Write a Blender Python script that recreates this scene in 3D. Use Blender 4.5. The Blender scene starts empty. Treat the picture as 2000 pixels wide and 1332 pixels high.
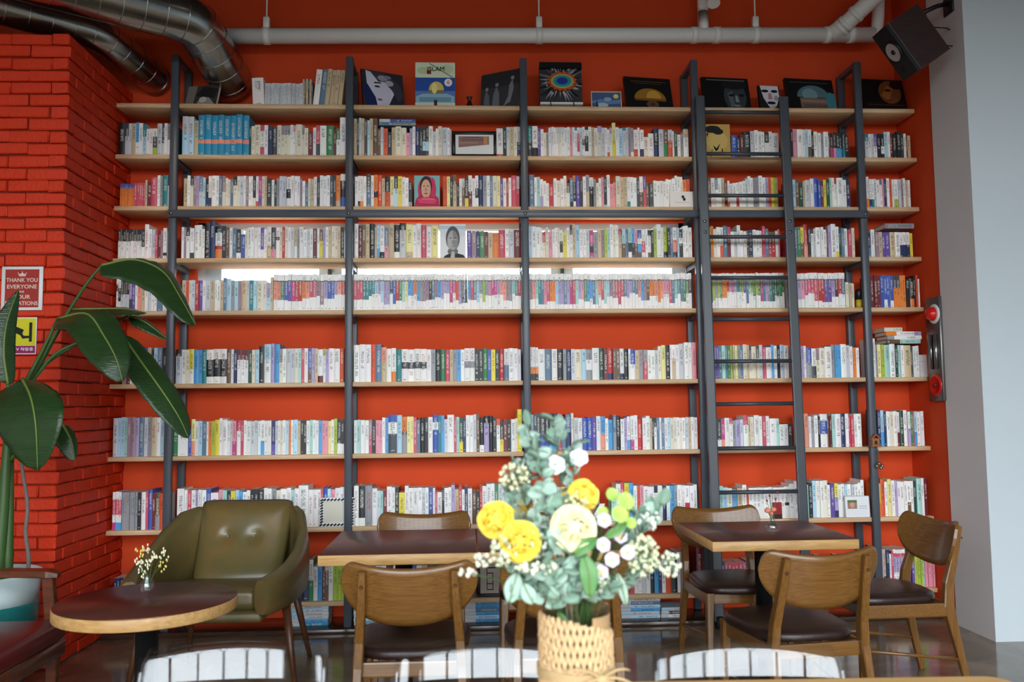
import bpy, bmesh, math, random, re
from mathutils import Vector, Matrix
random.seed(7)
scn = bpy.context.scene
COL = scn.collection
PI = math.pi
# ------------------------------------------------------------------ camera
FPX, CAM_P, PITCH, YAW, ROLL = 1680.0, Vector((-0.3743, -5.4, 1.35)), 0.076865, -0.052435, -0.01097
cy_, sy_, cp_, sp_, cr_, sr_ = math.cos(YAW), math.sin(YAW), math.cos(PITCH), math.sin(PITCH), math.cos(ROLL), math.sin(ROLL)
_r = Vector((cy_, sy_, 0)); _f0 = Vector((-sy_, cy_, 0)); _u0 = Vector((0, 0, 1))
_fw = _f0*cp_ + _u0*sp_; _up = _u0*cp_ - _f0*sp_
C_R = _r*cr_ + _up*sr_; C_U = _up*cr_ - _r*sr_; C_F = _fw
cam = bpy.data.cameras.new('camera'); camo = bpy.data.objects.new('camera', cam); COL.objects.link(camo)
cam.sensor_width = 36; cam.lens = 36*FPX/2000; cam.clip_start = .05; cam.clip_end = 200
camo.matrix_world = Matrix(((C_R.x, C_U.x, -C_F.x, CAM_P.x), (C_R.y, C_U.y, -C_F.y, CAM_P.y), (C_R.z, C_U.z, -C_F.z, CAM_P.z), (0, 0, 0, 1)))
cam.dof.use_dof = True; cam.dof.focus_distance = 5.1; cam.dof.aperture_fstop = 4.0
scn.camera = camo
# ------------------------------------------------------------------ world, light, exposure
w = bpy.data.worlds.new('world'); scn.world = w; w.use_nodes = True
bg = w.node_tree.nodes['Background']; bg.inputs[1].default_value = 1.0   # overcast sky above the horizon, dull street below it
_tc = w.node_tree.nodes.new('ShaderNodeTexCoord'); _sx = w.node_tree.nodes.new('ShaderNodeSeparateXYZ'); _cr = w.node_tree.nodes.new('ShaderNodeValToRGB')
w.node_tree.links.new(_tc.outputs['Generated'], _sx.inputs[0]); w.node_tree.links.new(_sx.outputs[2], _cr.inputs[0]); w.node_tree.links.new(_cr.outputs[0], bg.inputs[0])
SKY = 13.0
_cr.color_ramp.elements[0].position = 0.0; _cr.color_ramp.elements[0].color = (.9, .92, .9, 1)
_cr.color_ramp.elements[1].position = .06; _cr.color_ramp.elements[1].color = (.86*SKY, .94*SKY, 1.0*SKY, 1)
scn.cycles.transparent_max_bounces = 24
scn.view_settings.view_transform = 'Standard'; scn.view_settings.look = 'None'
scn.view_settings.exposure = -0.15; scn.view_settings.gamma = 1.0; scn.view_settings.use_curve_mapping = False
for nm, loc, rot, sx, sy in (('facade_portal', (0, -8.2, 2.3), (PI/2, 0, 0), 8.4, 3.9),):
    l = bpy.data.lights.new(nm, 'AREA'); l.shape = 'RECTANGLE'; l.size = sx; l.size_y = sy; l.cycles.is_portal = True
    o = bpy.data.objects.new(nm, l); COL.objects.link(o); o.location = loc; o.rotation_euler = rot

# ------------------------------------------------------------------ helpers
def ray(px, py): return C_R*((px-1000)/FPX) - C_U*((py-666)/FPX) + C_F
def at(px, py, Y):
    d = ray(px, py); return CAM_P + d*((Y-CAM_P.y)/d.y)
def atz(px, py, Z):
    d = ray(px, py); return CAM_P + d*((Z-CAM_P.z)/d.z)
def pxy(p):
    q = Vector(p)-CAM_P; z = q.dot(C_F); return 1000+FPX*q.dot(C_R)/z, 666-FPX*q.dot(C_U)/z
def px2x(px, Y, z):
    x = 0.0
    for _ in range(4): x = at(px, pxy((x, Y, z))[1], Y).x
    return x
def s2l(c):
    return tuple((v/255/12.92 if v/255 <= .04045 else ((v/255+.055)/1.055)**2.4) for v in c)
def tag(o, label=None, cat=None, group=None, kind=None):
    if label: o['label'] = label
    if cat: o['category'] = cat
    if group: o['group'] = group
    if kind: o['kind'] = kind
    return o
def link(o, parent=None):
    COL.objects.link(o)
    if parent is not None: o.parent = parent
    return o
def empty(name, loc=(0, 0, 0), rz=0, label=None, cat=None, group=None):
    o = bpy.data.objects.new(name, None); o.location = loc; o.rotation_euler = (0, 0, rz); o.empty_display_size = .05
    link(o); return tag(o, label, cat, group)
def copy_tree(o, parent=None):
    c = o.copy(); COL.objects.link(c)
    if parent is not None: c.parent = parent
    for ch in list(o.children): copy_tree(ch, c)
    return c
class MB:
    def __init__(s): s.v = []; s.f = []; s.m = []; s.sm = []
    def add(s, vs, fs, mi=0, smooth=False):
        b = len(s.v); s.v += [tuple(v) for v in vs]; s.f += [tuple(i+b for i in f) for f in fs]
        s.m += [mi]*len(fs); s.sm += [smooth]*len(fs); return s
    def box(s, x0, x1, y0, y1, z0, z1, mi=0):
        return s.add([(x0,y0,z0),(x1,y0,z0),(x1,y1,z0),(x0,y1,z0),(x0,y0,z1),(x1,y0,z1),(x1,y1,z1),(x0,y1,z1)],
                     [(0,3,2,1),(4,5,6,7),(0,1,5,4),(1,2,6,5),(2,3,7,6),(3,0,4,7)], mi)
    def obox(s, c, ax, ay, az, mi=0):
        c, ax, ay, az = Vector(c), Vector(ax), Vector(ay), Vector(az)
        vs = [c+ax*i+ay*j+az*k for k in (-1, 1) for (i, j) in ((-1,-1),(1,-1),(1,1),(-1,1))]
        return s.add(vs, [(0,3,2,1),(4,5,6,7),(0,1,5,4),(1,2,6,5),(2,3,7,6),(3,0,4,7)], mi)
    def rbox(s, x0, x1, y0, y1, z0, z1, b=.01, seg=2, mi=0, fn=None):
        bm = bmesh.new(); bmesh.ops.create_cube(bm, size=1)
        for v in bm.verts: v.co = Vector((x0+(v.co.x+.5)*(x1-x0), y0+(v.co.y+.5)*(y1-y0), z0+(v.co.z+.5)*(z1-z0)))
        bmesh.ops.bevel(bm, geom=bm.edges[:], offset=b, segments=seg, profile=.5, affect='EDGES')
        vs = [v.co.copy() for v in bm.verts]
        if fn: vs = [fn(v) for v in vs]
        bm.verts.index_update(); s.add(vs, [tuple(v.index for v in f.verts) for f in bm.faces], mi, True); bm.free(); return s
    def tube(s, pts, r, n=10, mi=0, cap=True, sx=1.0, up=None):
        pts = [Vector(p) for p in pts]; R = r if isinstance(r, (list, tuple)) else [r]*len(pts)
        vs = []; fs = []
        ref = Vector(up) if up else None
        prev = None
        for i, p in enumerate(pts):
            t = (pts[min(i+1, len(pts)-1)]-pts[max(i-1, 0)]).normalized()
            if ref is None: a = Vector((0, 0, 1)) if abs(t.z) < .9 else Vector((1, 0, 0))
            else: a = ref
            if prev is not None and up is None: a = prev
            u = (a - t*a.dot(t)).normalized(); prev = u; v = t.cross(u)
            for k in range(n):
                an = 2*PI*k/n; vs.append(p + u*math.cos(an)*R[i] + v*math.sin(an)*R[i]*sx)
        for i in range(len(pts)-1):
            for k in range(n): fs.append((i*n+k, i*n+(k+1) % n, (i+1)*n+(k+1) % n, (i+1)*n+k))
        s.add(vs, fs, mi, True)
        if cap:
            b = len(s.v)-len(vs); s.f += [tuple(b+k for k in reversed(range(n))), tuple(b+(len(pts)-1)*n+k for k in range(n))]
            s.m += [mi]*2; s.sm += [False]*2
        return s
    def bar(s, pts, w, d, mi=0, side=(1, 0, 0)):
        """square-section bar: w across `side`, d across the other axis; w,d numbers or lists"""
        pts = [Vector(p) for p in pts]; n = len(pts)
        W = w if isinstance(w, (list, tuple)) else [w]*n; D = d if isinstance(d, (list, tuple)) else [d]*n
        vs = []; fs = []; sd = Vector(side)
        for i, p in enumerate(pts):
            t = (pts[min(i+1, n-1)]-pts[max(i-1, 0)]).normalized()
            u = (sd - t*sd.dot(t)).normalized(); v = t.cross(u)
            c = .22
            for (a, b) in ((-1, -1+c), (-1+c, -1), (1-c, -1), (1, -1+c), (1, 1-c), (1-c, 1), (-1+c, 1), (-1, 1-c)): vs.append(p+u*a*W[i]/2+v*b*D[i]/2)
        for i in range(n-1):
            for k in range(8): fs.append((i*8+k, i*8+(k+1) % 8, (i+1)*8+(k+1) % 8, (i+1)*8+k))
        fs += [tuple(reversed(range(8))), tuple((n-1)*8+k for k in range(8))]
        return s.add(vs, fs, mi)
    def lathe(s, prof, c=(0, 0, 0), n=24, mi=0, smooth=True):
        vs = []; fs = []
        for (r, z) in prof:
            for k in range(n): vs.append((c[0]+r*math.cos(2*PI*k/n), c[1]+r*math.sin(2*PI*k/n), c[2]+z))
        for i in range(len(prof)-1):
            for k in range(n): fs.append((i*n+k, i*n+(k+1) % n, (i+1)*n+(k+1) % n, (i+1)*n+k))
        s.add(vs, fs, mi, smooth)
        b = len(s.v)-len(vs)
        for i, fl in ((0, True), (len(prof)-1, False)):
            if prof[i][0] > 1e-5:
                idx = [b+i*n+k for k in range(n)]; s.f.append(tuple(reversed(idx)) if fl else tuple(idx)); s.m.append(mi); s.sm.append(False)
        return s
    def ell(s, c, rx, ry, rz, n=10, m=7, mi=0):
        vs = []; fs = []
        for i in range(m+1):
            a = PI*i/m
            for k in range(n): vs.append((c[0]+rx*math.sin(a)*math.cos(2*PI*k/n), c[1]+ry*math.sin(a)*math.sin(2*PI*k/n), c[2]-rz*math.cos(a)))
        for i in range(m):
            for k in range(n): fs.append((i*n+k, i*n+(k+1) % n, (i+1)*n+(k+1) % n, (i+1)*n+k))
        return s.add(vs, fs, mi, True)
    def grid(s, P, th=None, mi=0):
        """P[i][j] grid of points, th = thickness vector function or None"""
        ni, nj = len(P), len(P[0]); vs = [p for r in P for p in r]; fs = []
        for i in range(ni-1):
            for j in range(nj-1): fs.append((i*nj+j, i*nj+j+1, (i+1)*nj+j+1, (i+1)*nj+j))
        if th is None: return s.add(vs, fs, mi, True)
        N = len(vs); nv = [Vector() for _ in vs]
        for f in fs:
            a, b, c, d = (Vector(vs[k]) for k in f); nn = (c-a).cross(d-b)
            for k in f: nv[k] += nn
        vs2 = [Vector(v)+(n.normalized() if n.length > 0 else Vector((0, 1, 0)))*th for v, n in zip(vs, nv)]
        fs2 = [tuple(k+N for k in reversed(f)) for f in fs]
        edge = [i*nj for i in range(ni)] + [(ni-1)*nj+j for j in range(1, nj)] + [i*nj+nj-1 for i in range(ni-2, -1, -1)] + [j for j in range(nj-2, 0, -1)]
        es = [(edge[k], edge[k]+N, edge[(k+1) % len(edge)]+N, edge[(k+1) % len(edge)]) for k in range(len(edge))]
        s.add(vs+vs2, fs+fs2, mi, True); s.add([], [])
        b = len(s.v)-2*N
        s.f += [tuple(b+k for k in e) for e in es]; s.m += [mi]*len(es); s.sm += [False]*len(es)
        return s
    def prism(s, poly, a, b, mi=0, ax='y'):
        """extrude 2D polygon (u,v) between a and b along axis: y -> (u,a..b,v), z -> (u,v,a..b), x -> (a..b,u,v)"""
        n = len(poly)
        def P(u, v, t): return {'y': (u, t, v), 'z': (u, v, t), 'x': (t, u, v)}[ax]
        vs = [P(u, v, a) for u, v in poly]+[P(u, v, b) for u, v in poly]
        fs = [tuple(range(n)), tuple(n+k for k in reversed(range(n)))]+[(k, k+n, (k+1) % n+n, (k+1) % n) for k in range(n)]
        return s.add(vs, fs, mi)
    def mesh(s, name, mats):
        me = bpy.data.meshes.new(name); me.from_pydata(s.v, [], s.f)
        for m in (mats if isinstance(mats, (list, tuple)) else [mats]): me.materials.append(m)
        me.polygons.foreach_set('material_index', s.m); me.polygons.foreach_set('use_smooth', s.sm)
        bm = bmesh.new(); bm.from_mesh(me); bmesh.ops.recalc_face_normals(bm, faces=bm.faces[:]); bm.to_mesh(me); bm.free()
        return me
    def build(s, name, mats, parent=None, loc=None):
        o = bpy.data.objects.new(name, s.mesh(name, mats)); link(o, parent)
        if loc: o.location = loc
        return o
def struct(name, mb, mats, label=None):
    return tag(mb.build(name, mats), label, None, None, 'structure')

# ------------------------------------------------------------------ materials
MATS = {}
def nodes(name):
    m = bpy.data.materials.new(name); m.use_nodes = True; nt = m.node_tree
    return m, nt, nt.nodes['Principled BSDF']
def mat(name, rgb, rough=.6, metal=0, spec=.5, var=0, vscale=8, bump=0, bscale=60, trans=0, ior=1.45, coat=0, vstretch=(1, 1, 1)):
    if name in MATS: return MATS[name]
    m, nt, b = nodes(name); c = s2l(rgb)
    b.inputs['Base Color'].default_value = (*c, 1); b.inputs['Roughness'].default_value = rough; b.inputs['Metallic'].default_value = metal
    b.inputs['Specular IOR Level'].default_value = spec; b.inputs['Transmission Weight'].default_value = trans; b.inputs['IOR'].default_value = ior
    b.inputs['Coat Weight'].default_value = coat
    if var or bump:
        tc = nt.nodes.new('ShaderNodeTexCoord'); mp = nt.nodes.new('ShaderNodeMapping'); mp.inputs['Scale'].default_value = vstretch
        nt.links.new(tc.outputs['Object'], mp.inputs['Vector'])
    if var:
        n = nt.nodes.new('ShaderNodeTexNoise'); n.inputs['Scale'].default_value = vscale; n.inputs['Detail'].default_value = 5
        nt.links.new(mp.outputs[0], n.inputs['Vector'])
        mx = nt.nodes.new('ShaderNodeMix'); mx.data_type = 'RGBA'
        mx.inputs['A'].default_value = (*[max(0, v*(1-var)) for v in c], 1); mx.inputs['B'].default_value = (*[min(1, v*(1+var)) for v in c], 1)
        nt.links.new(n.outputs['Fac'], mx.inputs['Factor']); nt.links.new(mx.outputs['Result'], b.inputs['Base Color'])
    if bump:
        n2 = nt.nodes.new('ShaderNodeTexNoise'); n2.inputs['Scale'].default_value = bscale; n2.inputs['Detail'].default_value = 6
        nt.links.new(mp.outputs[0], n2.inputs['Vector'])
        bp = nt.nodes.new('ShaderNodeBump'); bp.inputs['Strength'].default_value = bump; bp.inputs['Distance'].default_value = .01
        nt.links.new(n2.outputs['Fac'], bp.inputs['Height']); nt.links.new(bp.outputs[0], b.inputs['Normal'])
    MATS[name] = m; return m
def wood(name, rgb, rgb2, rough=.4, stretch=(1, 12, 12), scale=6, coat=0, spec=.5):
    if name in MATS: return MATS[name]
    m, nt, b = nodes(name)
    tc = nt.nodes.new('ShaderNodeTexCoord'); mp = nt.nodes.new('ShaderNodeMapping'); mp.inputs['Scale'].default_value = stretch
    n = nt.nodes.new('ShaderNodeTexNoise'); n.inputs['Scale'].default_value = scale; n.inputs['Detail'].default_value = 8; n.inputs['Distortion'].default_value = .6
    cr = nt.nodes.new('ShaderNodeValToRGB'); cr.color_ramp.elements[0].position = .3; cr.color_ramp.elements[1].position = .7
    cr.color_ramp.elements[0].color = (*s2l(rgb), 1); cr.color_ramp.elements[1].color = (*s2l(rgb2), 1)
    nt.links.new(tc.outputs['Object'], mp.inputs[0]); nt.links.new(mp.outputs[0], n.inputs['Vector']); nt.links.new(n.outputs['Fac'], cr.inputs[0])
    nt.links.new(cr.outputs[0], b.inputs['Base Color']); b.inputs['Roughness'].default_value = rough; b.inputs['Coat Weight'].default_value = coat
    b.inputs['Specular IOR Level'].default_value = spec
    MATS[name] = m; return m
def pm(rgb, rough=.5):
    return mat('print_%d_%d_%d' % tuple(rgb), rgb, rough, spec=.3)
def clear_mat(name, tint, ior, mul, rough=.0):
    m = bpy.data.materials.new(name); m.use_nodes = True; nt = m.node_tree; nt.nodes.remove(nt.nodes['Principled BSDF'])
    out = nt.nodes['Material Output']; tr = nt.nodes.new('ShaderNodeBsdfTransparent'); gl = nt.nodes.new('ShaderNodeBsdfGlossy'); fr = nt.nodes.new('ShaderNodeLayerWeight')
    pw = nt.nodes.new('ShaderNodeMath'); pw.operation = 'POWER'; pw.inputs[1].default_value = 5; r0 = ((ior-1)/(ior+1))**2*mul; ml = nt.nodes.new('ShaderNodeMath'); ml.operation = 'MULTIPLY_ADD'; ml.use_clamp = True; mx = nt.nodes.new('ShaderNodeMixShader')
    tr.inputs[0].default_value = (*tint, 1); gl.inputs['Roughness'].default_value = rough; fr.inputs[0].default_value = .5; ml.inputs[1].default_value = .8*(1-r0); ml.inputs[2].default_value = r0
    nt.links.new(fr.outputs[1], pw.inputs[0]); nt.links.new(pw.outputs[0], ml.inputs[0]); nt.links.new(ml.outputs[0], mx.inputs[0]); nt.links.new(tr.outputs[0], mx.inputs[1]); nt.links.new(gl.outputs[0], mx.inputs[2])
    nt.links.new(mx.outputs[0], out.inputs[0]); MATS[name] = m; return m
M_RED = mat('red_plaster', (212, 72, 30), .75, var=.10, vscale=1.6, bump=.08, bscale=40, spec=.3)
M_BRICK = mat('painted_brick', (208, 52, 18), .55, var=.14, vscale=7, bump=.5, bscale=45, spec=.35)
M_MORTAR = mat('painted_mortar', (120, 34, 14), .85, bump=.6, bscale=60)
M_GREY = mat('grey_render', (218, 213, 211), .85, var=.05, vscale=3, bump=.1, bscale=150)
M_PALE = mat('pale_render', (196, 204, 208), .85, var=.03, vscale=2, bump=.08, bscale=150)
M_CEIL = mat('dark_ceiling', (70, 66, 64), .9)
M_STEEL = mat('dark_steel', (80, 86, 94), .38, metal=.0, var=.10, vscale=10, spec=.6)
M_STEEL2 = mat('ladder_steel', (60, 64, 70), .35, var=.08, vscale=10, spec=.6)
M_SHELF = wood('oak_shelf', (198, 160, 118), (222, 188, 148), .5, (1.5, 18, 18), 4)
M_OAKEDGE = wood('oak_edge', (176, 130, 74), (204, 162, 104), .45, (2, 14, 14), 5)
M_TOP = wood('table_laminate', (70, 36, 29), (80, 42, 34), .3, (16, 1.2, 16), 5, spec=.6)
M_CHAIR = wood('chair_wood', (98, 62, 24), (128, 88, 40), .32, (1.6, 30, 55), 4, coat=.2)
M_CHAIR2 = wood('chair_wood_upright', (98, 62, 24), (128, 88, 40), .32, (40, 40, 1.6), 4, coat=.2)
M_LEATHER = mat('dark_leather', (44, 28, 24), .35, bump=.1, bscale=120, spec=.5)
M_BLACK = mat('black_metal', (22, 23, 26), .4)
M_OLIVE = wood('olive_leather', (84, 80, 46), (112, 88, 48), .33, (1, 1, 1), 5, spec=.55)
M_LEGWOOD = wood('dark_leg_wood', (70, 40, 24), (96, 58, 34), .4, (10, 10, 1.5), 6)
M_SOFAW = wood('mahogany', (70, 32, 16), (104, 52, 26), .3, (2, 10, 10), 5, coat=.3)
M_REDCUSH = mat('red_vinyl', (92, 20, 22), .3, var=.1, bump=.05, bscale=100)
M_GALV = mat('galvanised', (178, 182, 180), .22, metal=1.0, var=.18, vscale=12, bump=.05, bscale=12)
M_PVC = mat('white_pvc', (238, 238, 234), .4)
M_WHITE = mat('white_plastic', (228, 228, 224), .5)
M_PAPER = mat('paper_pages', (222, 214, 196), .9)
M_LEAF = mat('strelitzia_leaf', (38, 62, 29), .32, var=.35, vscale=9, spec=.55, bump=.3, bscale=30, vstretch=(1, 1, 4))
M_RIB = mat('leaf_rib', (110, 128, 60), .5)
M_STALK = mat('leaf_stalk', (58, 86, 38), .45, var=.2)
M_EUC = mat('eucalyptus', (160, 184, 168), .6, var=.18, vscale=30)
M_EUC2 = mat('eucalyptus_dark', (124, 152, 132), .6, var=.15, vscale=30)
M_GREENLEAF = mat('fresh_leaf', (88, 138, 76), .45, var=.2, vscale=30)
M_CLEAR = clear_mat('clear_acrylic', (.965, .975, .98), 1.6, .85)
M_PANE = clear_mat('window_glass', (.95, .97, .97), 1.5, 1.5)
M_GLASS = clear_mat('vase_glass', (.97, .98, .98), 1.5, 1.8)
def floor_mat():
    m, nt, b = nodes('polished_concrete')
    tc = nt.nodes.new('ShaderNodeTexCoord'); n = nt.nodes.new('ShaderNodeTexNoise'); n.inputs['Scale'].default_value = 1.6; n.inputs['Detail'].default_value = 9; n.inputs['Distortion'].default_value = 1.2
    cr = nt.nodes.new('ShaderNodeValToRGB'); e = cr.color_ramp.elements
    e[0].position = .3; e[0].color = (*s2l((92, 74, 58)), 1); e[1].position = .72; e[1].color = (*s2l((154, 136, 114)), 1)
    nt.links.new(tc.outputs['Object'], n.inputs['Vector']); nt.links.new(n.outputs['Fac'], cr.inputs[0]); nt.links.new(cr.outputs[0], b.inputs['Base Color'])
    b.inputs['Roughness'].default_value = .12; b.inputs['Specular IOR Level'].default_value = .7
    return m
M_FLOOR = floor_mat()
# ------------------------------------------------------------------ the room
XL, XR, YB, YP, YG, ZC = -2.57, 2.592, .27, -.64, -.58, 4.7
struct('floor', MB().box(-6.2, 6.2, -8.3, .5, -.12, 0), M_FLOOR, 'polished brown concrete floor')
struct('ceiling', MB().box(-6.2, 6.2, -8.3, .5, ZC, ZC+.15), M_CEIL, 'dark exposed ceiling')
# back wall with the long high window opening
WX0, WX1, WZ0, WZ1 = at(382, 520, YB).x, at(1345, 520, YB).x, 2.02, at(900, 433, YB).z
mb = MB().box(-6.2, WX0, YB, YB+.2, 0, ZC).box(WX1, 6.2, YB, YB+.2, 0, ZC).box(WX0, WX1, YB, YB+.2, 0, WZ0).box(WX0, WX1, YB, YB+.2, WZ1, ZC)
struct('wall_back', mb, M_RED, 'orange-red painted wall behind the bookcase')
win = tag(empty('window_1'), 'long high window strip behind the bookcase', None, None, 'structure')
M_FRAME = mat('window_frame', (196, 204, 204), .5)
for x0, x1, z0, z1 in ((WX0, WX1, WZ0, WZ0+.04), (WX0, WX1, WZ1-.04, WZ1), (WX0, WX0+.05, WZ0, WZ1), (WX1-.05, WX1, WZ0, WZ1)):
    MB().box(x0, x1, YB+.05, YB+.12, z0, z1).build('window_frame', M_FRAME, win)
mull = []
for px in (643, 1099):
    x = at(px, 520, YB).x; mull.append(x)
    MB().box(x-.075, x+.075, YB+.045, YB+.12, WZ0, WZ1).build('mullion', M_FRAME, win)
    MB().rbox(x-.012, x+.012, YB+.015, YB+.046, 2.19, 2.28, .004).build('latch', mat('latch_grey', (70, 78, 80), .4), win)
for a, b in ((WX0+.05, at(428, 520, YB).x), (at(1316, 520, YB).x, WX1-.05)): MB().box(a, b, YB+.055, YB+.11, WZ0+.04, WZ1-.04).build('sash_stile', mat('sash_blue_grey', (178, 198, 204), .5), win)
ed = [WX0]+mull+[WX1]
for i in range(3): MB().box(ed[i]+.03, ed[i+1]-.03, YB+.08, YB+.086, WZ0+.02, WZ1-.02).build('pane', M_PANE, win)
# brick pier on the left: backing plus single bricks
PH = 3.45
pier = struct('wall_left', MB().box(-6.2, XL-.016, YP+.016, YB, 0, PH), M_MORTAR, 'orange painted brick pier wall left of the bookcase')
def brick_mesh(L, D, H, seed):
    rnd = random.Random(seed); m = MB(); m.rbox(-L/2, L/2, -D/2, D/2, -H/2, H/2, .006, 1)
    m.v = [(x+rnd.uniform(-.0022, .0022), y+rnd.uniform(-.0022, .0022), z+rnd.uniform(-.0022, .0022)) for x, y, z in m.v]
    m.sm = [False]*len(m.sm)
    return m.mesh('brick', M_BRICK)
BP, BH = .069, .0625
front_m = [brick_mesh(.2135, .09, BH, i) for i in range(5)]; half_m = [brick_mesh(.098, .09, BH, 20+i) for i in range(3)]
side_m = [brick_mesh(.09, .2135, BH, 40+i) for i in range(5)]; hside_m = [brick_mesh(.09, .098, BH, 60+i) for i in range(3)]
bricks = []; cuts_ = []; rb = random.Random(3)
for r in range(50):
    z = r*BP+BP/2
    if r % 2 == 0:
        bricks.append((front_m, XL-.1025, YP+.045, z, 0))
        for k in range(1, 3): bricks.append((front_m, XL-.1025-.217*k, YP+.045, z, 0))
        y = YP+.1+.1025
        while y+.1 < YB: bricks.append((side_m, XL-.045, y, z, 1)); y += .217
        cuts_.append((y-.1065, z))
    else:
        bricks.append((side_m, XL-.045, YP+.1025, z, 1))
        for k in range(3): bricks.append((front_m, XL-.1+-.1025-.217*k, YP+.045, z, 0))
        y = YP+.1025+.217
        while y+.1 < YB: bricks.append((side_m, XL-.045, y, z, 1)); y += .217
        cuts_.append((y-.1065, z))
vis = sorted(bricks, key=lambda b: (b[2]+.35*(b[4]) if b[4] else b[2]-.5-(b[1]+2.57)*.3))
for i, (ms, x, y, z, s) in enumerate(vis[:300]):
    o = bpy.data.objects.new('brick', rb.choice(ms)); link(o, pier)
    o.location = (x+(rb.uniform(-.002, .004) if s else rb.uniform(-.004, .004)), y+(rb.uniform(-.004, .002) if not s else rb.uniform(-.003, .003)), z+rb.uniform(-.003, .003))
    o.rotation_euler = (0, rb.uniform(-.012, .012) if not s else 0, rb.uniform(-.01, .01))
mb = MB()
for (y, z) in cuts_:
    if YB-y > .02: mb.rbox(XL-.09, XL+rb.uniform(-.003, .002), y+.002, YB-.001, z-BH/2, z+BH/2, .005, 1)
for (ms, x, y, z, s) in vis[300:]:
    me = rb.choice(ms); mb.add([v.co+Vector((x, y, z)) for v in me.vertices], [tuple(p.vertices) for p in me.polygons])
tag(mb.build('brick_rest', M_BRICK, pier), None, None, None, 'stuff')
# right: red return, grey pillar side, pale front
struct('wall_right', MB().box(XR+.01, 6.2, -.19, YB, 0, ZC), M_RED, 'orange-red return wall beside the grey pillar')
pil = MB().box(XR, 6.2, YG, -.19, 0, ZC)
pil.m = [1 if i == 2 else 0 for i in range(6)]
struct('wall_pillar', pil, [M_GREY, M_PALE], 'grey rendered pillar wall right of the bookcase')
# rest of the room out of frame: side walls and glazed facade behind the camera
struct('wall_side_left', MB().box(-6.4, -6.2, -8.3, .5, 0, ZC), M_GREY, 'plain side wall')
struct('wall_side_right', MB().box(6.2, 6.4, -8.3, .5, 0, ZC), M_PALE, 'plain side wall')
fac = MB().box(-6.2, 6.2, -8.4, -8.15, 0, .35).box(-6.2, 6.2, -8.4, -8.15, 4.25, ZC).box(-6.2, -4.2, -8.4, -8.15, .35, 4.25).box(4.2, 6.2, -8.4, -8.15, .35, 4.25)
struct('wall_facade', fac, mat('facade_grey', (80, 82, 84), .7), 'low sill and header of the glazed front')
fw = tag(empty('window_2', (0, -8.25, 0)), 'glazed shop front with dark mullions', None, None, 'structure')
for k in range(11): MB().box(-4.2+k*.84-.028, -4.2+k*.84+.028, -.05, .05, .35, 4.25).build('mullion', M_BLACK, fw)
MB().box(-4.2, 4.2, -.05, .05, 2.75, 2.83).build('transom', M_BLACK, fw)

# ------------------------------------------------------------------ bookcase
SZ = [3.2857, 2.957, 2.6276, 2.2984, 1.9686, 1.517, 1.0732, .6293, .1817]
PX = [-2.2019, -1.1108, 0.0, 1.115, 2.2054]
ST = .028
bc = empty('bookcase', (0, .1, 0), 0, 'wall-high bookcase of oak boards on dark grey steel uprights', 'bookcase'); bc.location = (0, 0, 0)
edges = [XL+.004]+PX+[XR-.004]
M_PLINTH = wood('dark_plinth', (54, 36, 28), (72, 50, 38), .14, (2, 10, 10), 4, spec=.7)
MB().rbox(XL+.01, XR-.01, -.06, YB-.004, 0, .03, .004).build('plinth', M_PLINTH, bc)
for z in SZ:
    for i in range(6):
        x0 = edges[i]+(.024 if i else 0); x1 = edges[i+1]-(.024 if i < 5 else 0)
        MB().rbox(x0, x1, 0, YB-.004, z-ST, z, .002, 1).build('shelf_board', M_SHELF, bc)
bolt_m = MB().lathe([(0, -.006), (.011, -.006), (.011, 0), (.008, .004), (0, .004)], n=8)
bolt_m = bolt_m.mesh('bolt', mat('bolt_metal', (120, 120, 118), .3, metal=1))
for i, x in enumerate(PX):
    MB().rbox(x-.0225, x+.0225, -.022, .018, .03, 3.595, .003, 1).build('upright', M_STEEL, bc)
    MB().rbox(x-.0225, x+.0225, .228, .268, .03, 3.595, .003, 1).build('upright', M_STEEL, bc)
    MB().box(x-.018, x+.018, .018, .228, 3.565, 3.595).build('bracket', M_STEEL, bc)
    for z in SZ: MB().box(x-.018, x+.018, .018, .228, z-ST-.032, z-ST-.001).build('bracket', M_STEEL, bc)
    o = bpy.data.objects.new('bolt', bolt_m); link(o, bc); o.location = (x, -.048, 2.572); o.rotation_euler = (PI/2, 0, 0)
MB().rbox(PX[0]-.02, PX[4]+.02, -.046, -.023, 2.549, 2.596, .003, 1).build('ladder_rail', M_STEEL, bc)

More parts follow.
